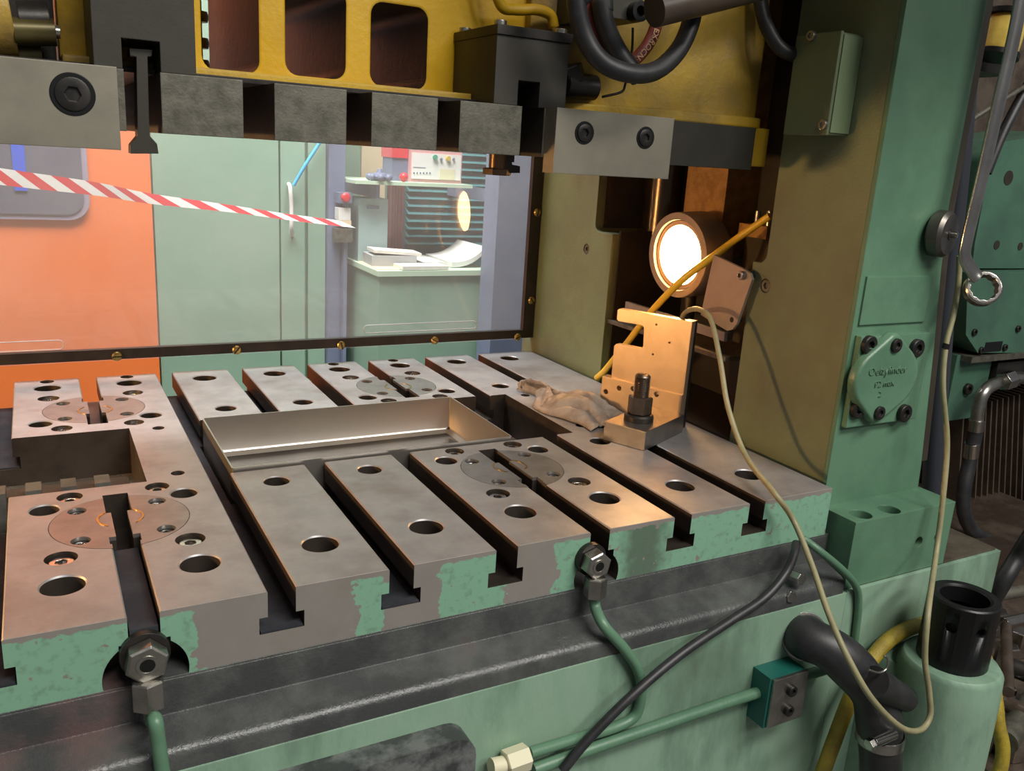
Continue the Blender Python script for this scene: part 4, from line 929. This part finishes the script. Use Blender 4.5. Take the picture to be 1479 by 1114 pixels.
# pedestal, switches
pd_ = thing('control_pedestal', 'blue-grey control pedestal with nameplate standing on the desk', 'pedestal', (1.05, 2.36, dz))
xa2 = P(518, 320, 'y', 2.34).x; xb2 = P(560, 320, 'y', 2.34).x; zt2 = P(540, 287, 'y', 2.34).z
BX('pedestal_body', xa2, xb2, 2.34, 2.46, dz + .0005, zt2, m_greybox, pd_, .006)
BX('nameplate', P(531, 300, 'y', 2.335).x, P(548, 300, 'y', 2.335).x, 2.337, 2.3405, P(540, 302, 'y', 2.335).z, P(540, 297, 'y', 2.335).z, m_navy, pd_)
es = thing('emergency_stop', 'grey switch box with red mushroom button beside the pedestal', 'switch', tuple(P(498, 345, 'y', 2.34)))
for (x0, y0), (x1, y1), mm in (((488, 300), (505, 318), m_white), ((490, 318), (506, 326), m_manila), ((484, 330), (508, 350), m_steel_rough)):
    p0 = P(x0, y0, 'y', 2.34); p1 = P(x1, y1, 'y', 2.34); BX('switch_box', p0.x, p1.x, 2.33, 2.375, p1.z, p0.z, mm, es, .004)
p0 = P(488, 278, 'y', 2.34); p1 = P(508, 294, 'y', 2.34); BX('button_housing', p0.x, p1.x, 2.335, 2.375, p1.z, p0.z, m_navy, es, .004)
bm = bmesh.new(); q = P(498, 285, 'y', 2.33); lathe(bm, [(0, 0), (.010, 0), (.010, .010), (.016, .012), (.016, .020), (.011, .025), (0, .026)], (q.x, 2.336, q.z), (0, -1, 0), 24); obj('red_button', bm, m_red, es, 40)
BX('switch_stem', P(496, 350, 'y', 2.35).x, P(501, 350, 'y', 2.35).x, 2.345, 2.37, -.9, P(498, 278, 'y', 2.35).z - .01, m_navy, es)
# shelf and what stands on it
sz_ = P(600, 264, 'y', 2.28).z
sh = thing('wall_shelf', 'pale mint shelf board on thin brackets above the desk', 'shelf', (1.3, 2.4, sz_))
BX('shelf_board', P(513, 262, 'y', 2.28).x, P(683, 262, 'y', 2.28).x, 2.28, 2.56, sz_ - .012, sz_, m_mint, sh, .003)
for px, ye in ((517, 2.749), (672, 2.6655)): BX('shelf_bracket', P(px, 262, 'y', 2.5).x, P(px, 262, 'y', 2.5).x + .012, 2.30, ye, sz_ - .06, sz_ - .013, m_navy, sh)
cbx = thing('control_box', 'grey control box with green and yellow buttons and a pasted note', 'control box', (1.4, 2.36, sz_))
a = P(593, 216, 'y', 2.34); b = P(666, 262, 'y', 2.34)
BX('box_body', a.x, b.x, 2.34, 2.46, sz_ + .0003, a.z, M('pinkish_case', (.62, .33, .33), None, 10, .5), cbx, .006)
BX('face_plate', a.x + .006, b.x - .005, 2.3365, 2.3405, sz_ + .012, a.z - .010, m_white, cbx, .002)
for px, py, mm in ((628, 227, M('green_button', (.03, .32, .20), None, 10, .35)), (647, 229, M('yellow_button', (.6, .42, .05), None, 10, .35))):
    q = P(px, py, 'y', 2.335); bm = bmesh.new(); cyl(bm, (q.x, 2.3366, q.z), (q.x, 2.327, q.z), .0085, None, 20); obj('push_button', bm, mm, cbx, 40)
for px in (637, 655):
    q = P(px, 230, 'y', 2.335); bm = bmesh.new(); cyl(bm, (q.x, 2.3366, q.z), (q.x, 2.330, q.z), .0045, None, 14); obj('selector', bm, m_navy, cbx, 40)
p0 = P(635, 244, 'y', 2.335); p1 = P(657, 260, 'y', 2.335); BX('pasted_note', p0.x, p1.x, 2.3355, 2.3364, max(p1.z, sz_ + .004), p0.z, m_cream, cbx)
p0 = P(597, 241, 'y', 2.335); p1 = P(615, 243, 'y', 2.335); BX('printed_line', p0.x, p1.x, 2.3358, 2.3364, p1.z, p0.z, m_navy, cbx)
for i in range(6):
    p0 = P(598 + i * 4.6, 250, 'y', 2.335); bm = bmesh.new(); cyl(bm, (p0.x, 2.3366, p0.z), (p0.x, 2.334, p0.z), .003, None, 10); obj('indicator', bm, m_navy, cbx, 40)
a = P(566, 206, 'y', 2.36); b = P(594, 229, 'y', 2.36); c = P(568, 231, 'y', 2.36); 
rb = thing('stacked_case', 'red topped dark case on the shelf beside the control box', 'case', (1.3, 2.4, sz_))
BX('dark_case', a.x + .004, b.x - .012, 2.36, 2.46, sz_ + .0003, b.z, m_navy, rb, .004); BX('red_lid', a.x, b.x - .014, 2.355, 2.465, b.z, a.z, m_red, rb, .004)
q = P(584, 252, 'y', 2.31); bm = bmesh.new(); bmesh.ops.create_uvsphere(bm, u_segments=20, v_segments=12, radius=.016, matrix=Matrix.Translation((q.x, 2.315, sz_ + .0163))); bmesh.ops.scale(bm, vec=(1, 1, 1), verts=bm.verts); lathe(bm, [(.006, -.018), (.007, .0)], (q.x, 2.315, sz_ + .018), (0, 0, 1), 12); tag(obj('ball_knob', bm, m_red, None, 60), 'small red ball knob on the shelf by the control box', 'knob')
hw = thing('handwheel', 'small dark lobed handwheel lying on the shelf', 'handwheel', (1.2, 2.36, sz_))
q = P(557, 246, 'y', 2.31); q.x -= .022; bm = bmesh.new()
lathe(bm, [(.012, 0), (.030, .004), (.034, .014), (.030, .024), (.012, .028), (.008, .04), (0, .042), (0, 0)], (q.x, 2.309, sz_ + .0002), (0, 0, 1), 24)
obj('wheel_body', bm, m_navy, hw, 40)
for i in range(7):
    t = 2 * PI * i / 7; bm = bmesh.new(); bmesh.ops.create_uvsphere(bm, u_segments=12, v_segments=8, radius=.0125, matrix=Matrix.Translation((q.x + .036 * math.cos(t), 2.309 + .036 * math.sin(t), sz_ + .0128))); obj('wheel_lobe', bm, m_navy, hw, 60)
o = BX('clipboard', P(531, 258, 'y', 2.66).x, P(566, 258, 'y', 2.66).x, 2.735, 2.749, P(540, 262, 'y', 2.70).z - .12, P(540, 205, 'y', 2.70).z + .1, m_manila); tag(o, 'cream cardboard sheet fixed to the partition above the pedestal', 'board')
bm = bmesh.new(); q0 = P(564, 268, 'y', 2.70); q1 = P(586, 268, 'y', 2.70); nn = 24
pr_ = [(q0.x + (q1.x - q0.x) * i / nn, 2.72 + .012 * math.sin(i * 1.3)) for i in range(nn + 1)]
prism(bm, [(x, y, q0.z - .28) for x, y in pr_] + [(x, y + .012, q0.z - .28) for x, y in pr_[::-1]], (0, 0, .30)); tag(obj('hanging_cloth', bm, m_maroon, None, 60), 'maroon cloth hanging under the shelf', 'cloth')
bl = thing('bellows_screen', 'teal slatted bellows cover behind the desk', 'screen', (1.75, 2.65, -.9))
x0 = P(592, 300, 'y', 2.65).x; x1 = P(790, 300, 'y', 2.65).x
BX('screen_back', x0, x1, 2.70, 2.72, -.9, .9, m_tealblind, bl)
for i in range(16):
    z0 = dz + .02 + i * .030
    bm = bmesh.new(); prism(bm, [(x0, 2.70, z0), (x0, 2.665, z0 + .004), (x0, 2.70, z0 + .027)], (x1 - x0, 0, 0)); obj('slat', bm, m_tealblind, bl)
# papers and binders
def sheet(name, label, px_pts, y0, thick, mat, cat, lift=.0):
    """flat stack lying on the desk, outline given as points on the desk top"""
    bm = bmesh.new(); pts = [P(a, b, 'z', dz + lift) for a, b in px_pts]; prism(bm, [(p.x, p.y, dz + lift) for p in pts], (0, 0, thick)); bev(bm, .001, 1); return tag(obj(name, bm, mat), label, cat)
def deskpt(u, v, z): return Vector((xa + u, D0 + v, dz + z))
def slab(name, label, cat, u, v, lx, ly, h, rot, tilt, mat, z=.0025, curl=0.0):
    Mx = Matrix.Translation(deskpt(u, v, z)) @ Matrix.Rotation(rot, 4, 'Z') @ Matrix.Rotation(tilt, 4, 'Y')
    bm = bmesh.new(); n = 10; top = []; bot = []
    for i in range(n + 1):
        x = lx * i / n; c = curl * (i / n) ** 2.5
        top.append(((x, 0, h + c), (x, ly, h + c))); bot.append(((x, 0, c), (x, ly, c)))
    tv = [[bm.verts.new(Mx @ Vector(p)) for p in pr] for pr in top]; bv_ = [[bm.verts.new(Mx @ Vector(p)) for p in pr] for pr in bot]
    for i in range(n):
        bm.faces.new((tv[i][0], tv[i + 1][0], tv[i + 1][1], tv[i][1])); bm.faces.new((bv_[i][1], bv_[i + 1][1], bv_[i + 1][0], bv_[i][0]))
        bm.faces.new((bv_[i][0], bv_[i + 1][0], tv[i + 1][0], tv[i][0])); bm.faces.new((tv[i][1], tv[i + 1][1], bv_[i + 1][1], bv_[i][1]))
    bm.faces.new((bv_[0][0], tv[0][0], tv[0][1], bv_[0][1])); bm.faces.new((bv_[n][1], tv[n][1], tv[n][0], bv_[n][0]))
    return tag(obj(name, bm, mat), label, cat)
wd = xb - xa
slab('ring_binder', 'thick grey binder lying on the desk under loose pages', 'binder', .015, .105, .16, .12, .035, -.08, 0, M('grey_board', (.36, .38, .38), None, 10, .7))
slab('open_manual', 'open manual with pale pages resting on the grey binder', 'manual', .025, .110, .17, .10, .010, -.08, .06, m_paper, .047)
slab('paper_stack', 'stack of pale papers in front of the grey binder', 'papers', .09, .004, .17, .085, .012, .03, 0, m_paper)
slab('drawing_sheet', 'pale drawing sheets between the binder and the white notebook', 'papers', .205, .105, .085, .20, .012, 0, 0, m_paper)
slab('white_notebook', 'white notebook with curling cover at the right of the desk', 'notebook', wd - .138, .06, .13, .24, .018, 0, 0, m_white, .0025, .055)
# barrier tape, red and white
tp = thing('barrier_tape', 'red and white striped barrier tape strung in front of the cabinets', 'tape', tuple(P(250, 285, 'y', 2.1)))
def tape():
    br_ = bmesh.new(); bw = bmesh.new()
    pa = [P(-60, 247, 'y', 2.20), P(40, 260, 'y', 2.20), P(140, 273, 'y', 2.20), P(220, 287, 'y', 2.20), P(330, 301, 'y', 2.22), P(420, 314, 'y', 2.24), P(502, 324, 'y', 2.29)]
    hw_ = [.024, .022, .019, .015, .011, .0095, .009]
    path = spline(pa, 24); m = len(path)
    for i in range(m - 1):
        def wv(k):
            f = k / (m - 1) * (len(hw_) - 1); j = min(int(f), len(hw_) - 2); return hw_[j] + (hw_[j + 1] - hw_[j]) * (f - j)
        tgt = br_ if (i // 6) % 2 == 0 else bw
        s = Vector((.028, 0, 0))
        a0 = path[i]; a1 = path[i + 1]; off = Vector((0, -.004, 0))
        w0 = wv(i); w1 = wv(i + 1)
        pts = [a0 + Vector((-.03, 0, w0)), a1 + Vector((-.03, 0, w1)), a1 + Vector((.03, 0, -w1)) , a0 + Vector((.03, 0, -w0))]
        sl = (path[min(m - 1, i + 1)] - path[i]); k = sl.z / max(1e-6, sl.x)
        pts[0].z += -.03 * k; pts[1].z += -.03 * k; pts[2].z += .03 * k; pts[3].z += .03 * k
        prism(tgt, pts, (0, .0006, 0))
    return br_, bw
b1, b2 = tape(); obj('red_stripes', b1, m_red, tp); obj('white_stripes', b2, m_white, tp)

# ------------------------------------------------------------------ second machine beyond the column
RYM = .45
mc2 = thing('feeder_machine', 'dark green feeder machine with bolted panels beyond the column', 'machine', (1.4, .7, -.9))
BX('machine_body', 1.16, 2.4, .62, 1.4, -.9, 1.3, m_oily, mc2, .01)
def facebox(name, px0, py0, px1, py1, y, d, mat, w=.004, parent=mc2):
    a = P(px0, (py0 + py1) / 2, 'y', y); b = P(px1, (py0 + py1) / 2, 'y', y); c = P((px0 + px1) / 2, py0, 'y', y); e = P((px0 + px1) / 2, py1, 'y', y)
    return BX(name, a.x, b.x, y, y + d, e.z, c.z, mat, parent, w, 3)
bm = bmesh.new(); prism(bm, [P(a, b, 'y', RYM) for a, b in ((1404, 388), (1408, 352), (1420, 290), (1424, 235), (1432, 218), (1450, 205), (1540, 190), (1540, 388))], (0, .17, 0)); bev(bm, .006, 3); m_gm = M('deep_green_enamel', (.065, .15, .10), (.05, .115, .08), 9, .4, 0, .12, 200, .002, .08); obj('gear_casting', bm, m_gm, mc2, 40)
for px, py, r in ((1457, 257, .014), (1440, 354, .009), (1474, 356, .008)):
    q = P(px, py, 'y', RYM - .001); bm = bmesh.new(); cyl(bm, q, q + Vector((0, .0012, 0)), r, None, 24); obj('bore', bm, m_cavity, mc2)
bm = bmesh.new(); prism(bm, [P(a, b, 'y', RYM - .03) for a, b in ((1398, 394), (1545, 392), (1545, 510), (1412, 510), (1395, 484))], (0, .15, 0)); bev(bm, .004, 2); obj('bolted_panel', bm, m_gm, mc2, 40)
for px, py in ((1407, 480), (1470, 475), (1417, 506), (1451, 502)):
    q = P(px, py, 'y', RYM - .031); screw(mc2, (q.x, RYM - .0298, q.z), (0, -1, 0), .007, .005, m_dark)
p0 = P(1425, 495, 'y', RYM - .032); p1 = P(1446, 507, 'y', RYM - .032); BX('nameplate', p0.x, p1.x, RYM - .0315, RYM - .0303, p1.z, p0.z, m_black, mc2)
facebox('panel_lip', 1405, 510, 1545, 518, RYM - .035, .12, m_steel_rough, .001)
facebox('lower_block', 1374, 512, 1425, 604, RYM - .01, .12, m_gm)
facebox('motor_end', 1440, 520, 1545, 548, RYM - .02, .1, m_dark, .008)
q = P(1397, 562, 'y', RYM - .012); screw(mc2, (q.x, RYM - .0098, q.z), (0, -1, 0), .012, .008, m_dark)
for i in range(20):
    a = P(1392 + i * 8, 590 - 2 * i, 'y', RYM + .05); b = P(1378 + i * 8.6, 790, 'y', RYM + .05)
    bm = bmesh.new(); prism(bm, [a, a + Vector((.0045, 0, 0)), b + Vector((.0045, 0, 0)), b], (0, .05, 0)); obj('cooling_fin', bm, m_rib, mc2)
facebox('fin_backing', 1370, 560, 1560, 800, RYM + .10, .06, m_cavity, 0)
facebox('machine_plinth', 1340, 792, 1560, 830, RYM - .15, .5, m_oily, .004)
TUBE('elbow_pipe', [P(1475, 545, 'y', RYM - .03), P(1450, 550, 'y', RYM - .05), P(1425, 562, 'y', RYM - .06), P(1414, 585, 'y', RYM - .06), P(1410, 620, 'y', RYM - .06)], .0125, m_zinc, mc2, 8, 18)
for (x0, y0), (x1, y1), r in (((1448, 552), (1462, 547), .0165), ((1411, 606), (1409, 622), .0150), ((1404, 640), (1402, 660), .0150)):
    bm = bmesh.new(); hexa(bm, P(x0, y0, 'y', RYM - .06), P(x1, y1, 'y', RYM - .06), r * 2) if r > .0155 else cyl(bm, P(x0, y0, 'y', RYM - .06), P(x1, y1, 'y', RYM - .06), r, None, 20); obj('crimp_collar', bm, m_chrome, mc2, 40)
TUBE('hose_tail', [P(1410, 618, 'y', RYM - .06), P(1402, 660, 'y', RYM - .06), P(1392, 710, 'y', RYM - .07), P(1395, 750, 'y', RYM - .08), P(1415, 775, 'y', RYM - .09), P(1450, 783, 'y', RYM - .10), P(1500, 772, 'y', RYM - .10)], .0140, m_rubber, mc2, 8, 18)
hose('corrugated_conduit', 'black conduit running down between the column and the feeder machine', [P(1400, 60, 'y', .25), P(1384, 250, 'y', .25), P(1366, 420, 'y', .25), P(1360, 500, 'y', .25), P(1352, 600, 'y', .25), P(1346, 700, 'y', .25), P(1344, 760, 'y', .25)], .016, M('dark_blue_rubber', (.03, .034, .045), None, 10, .5), 'conduit')
hose('corrugated_conduit', 'black conduit slanting down beside the collar on the right', [P(1640, 640, 'y', .10), P(1560, 690, 'y', .08), P(1500, 760, 'y', .06), P(1470, 805, 'y', .07), P(1448, 842, 'y', .07), P(1426, 882, 'y', .09), P(1410, 925, 'y', .115), Vector((P(1404, 950, 'y', .12).x, .12, -.4198))], .0125, m_rubber, 'conduit')
hose('braided_cable', 'black cable rising behind the spanner towards the upper right', [P(1425, 250, 'y', .30), P(1445, 200, 'y', .30), P(1470, 150, 'y', .30), P(1510, 80, 'y', .30), P(1600, -60, 'y', .32), P(1640, -250, 'y', .32)], .008, m_rubber, 'cable')
hose('bowden_cable', 'thin pale cable crossing behind the spanner', [P(1405, 172, 'y', .285), P(1440, 150, 'y', .282), P(1500, 112, 'y', .285)], .004, m_steel_rough, 'cable')
q = P(1448, 52, 'y', .32); m_amber = M('amber_glass', (.62, .45, .10), (.5, .34, .07), 30, .2)
bm = bmesh.new(); lathe(bm, [(0, -.028), (.026, -.028), (.030, -.02), (.030, .02), (.026, .028), (0, .028)], q, (.2, 0, 1), 28); obj('reservoir_glass', bm, m_amber, mc2, 40)
for h in (-.034, .028):
    bm = bmesh.new(); lathe(bm, [(0, 0), (.034, 0), (.034, .008), (0, .008)], q + Vector((.2, 0, 1)).normalized() * h, (.2, 0, 1), 28); obj('reservoir_cap', bm, m_black, mc2, 40)
BX('reservoir_mount', q.x - .02, q.x + .10, .355, .62, q.z - .05, q.z + .05, m_dark, mc2, .004)
# cluttered low deck to the right
dk2 = thing('low_deck', 'oily brown machine deck with pipes low between the two machines', 'deck', (1.3, .3, -.9))
BX('deck_plate', 1.02, 2.4, -.4, .29, -.9, -.42, m_oily, dk2, .01)
for i, ((x0, y0), (x1, y1), z, r, mm) in enumerate((((1452, 1072), (1510, 985), -.38, .016, m_steel_rough), ((1440, 1010), (1520, 1050), -.37, .012, m_oily), ((1450, 960), (1530, 990), -.36, .014, m_dark), ((1453, 905), (1456, 1000), -.33, .008, m_oily), ((1449, 901), (1510, 888), -.33, .010, m_chrome), ((1440, 860), (1530, 845), -.32, .010, m_steel_rough))):
    bm = bmesh.new(); cyl(bm, P(x0, y0, 'z', z), P(x1, y1, 'z', z), r, None, 18); obj('deck_pipe', bm, mm, dk2, 40)
for px, py in ((1452, 952), (1446, 1010), (1430, 1060), (1462, 1075), (1470, 930), (1438, 900)):
    q = P(px, py, 'z', -.40); bm = bmesh.new(); hexa(bm, (q.x, q.y, -.42), (q.x, q.y, -.375), .03); obj('deck_bolt', bm, m_chrome, dk2)
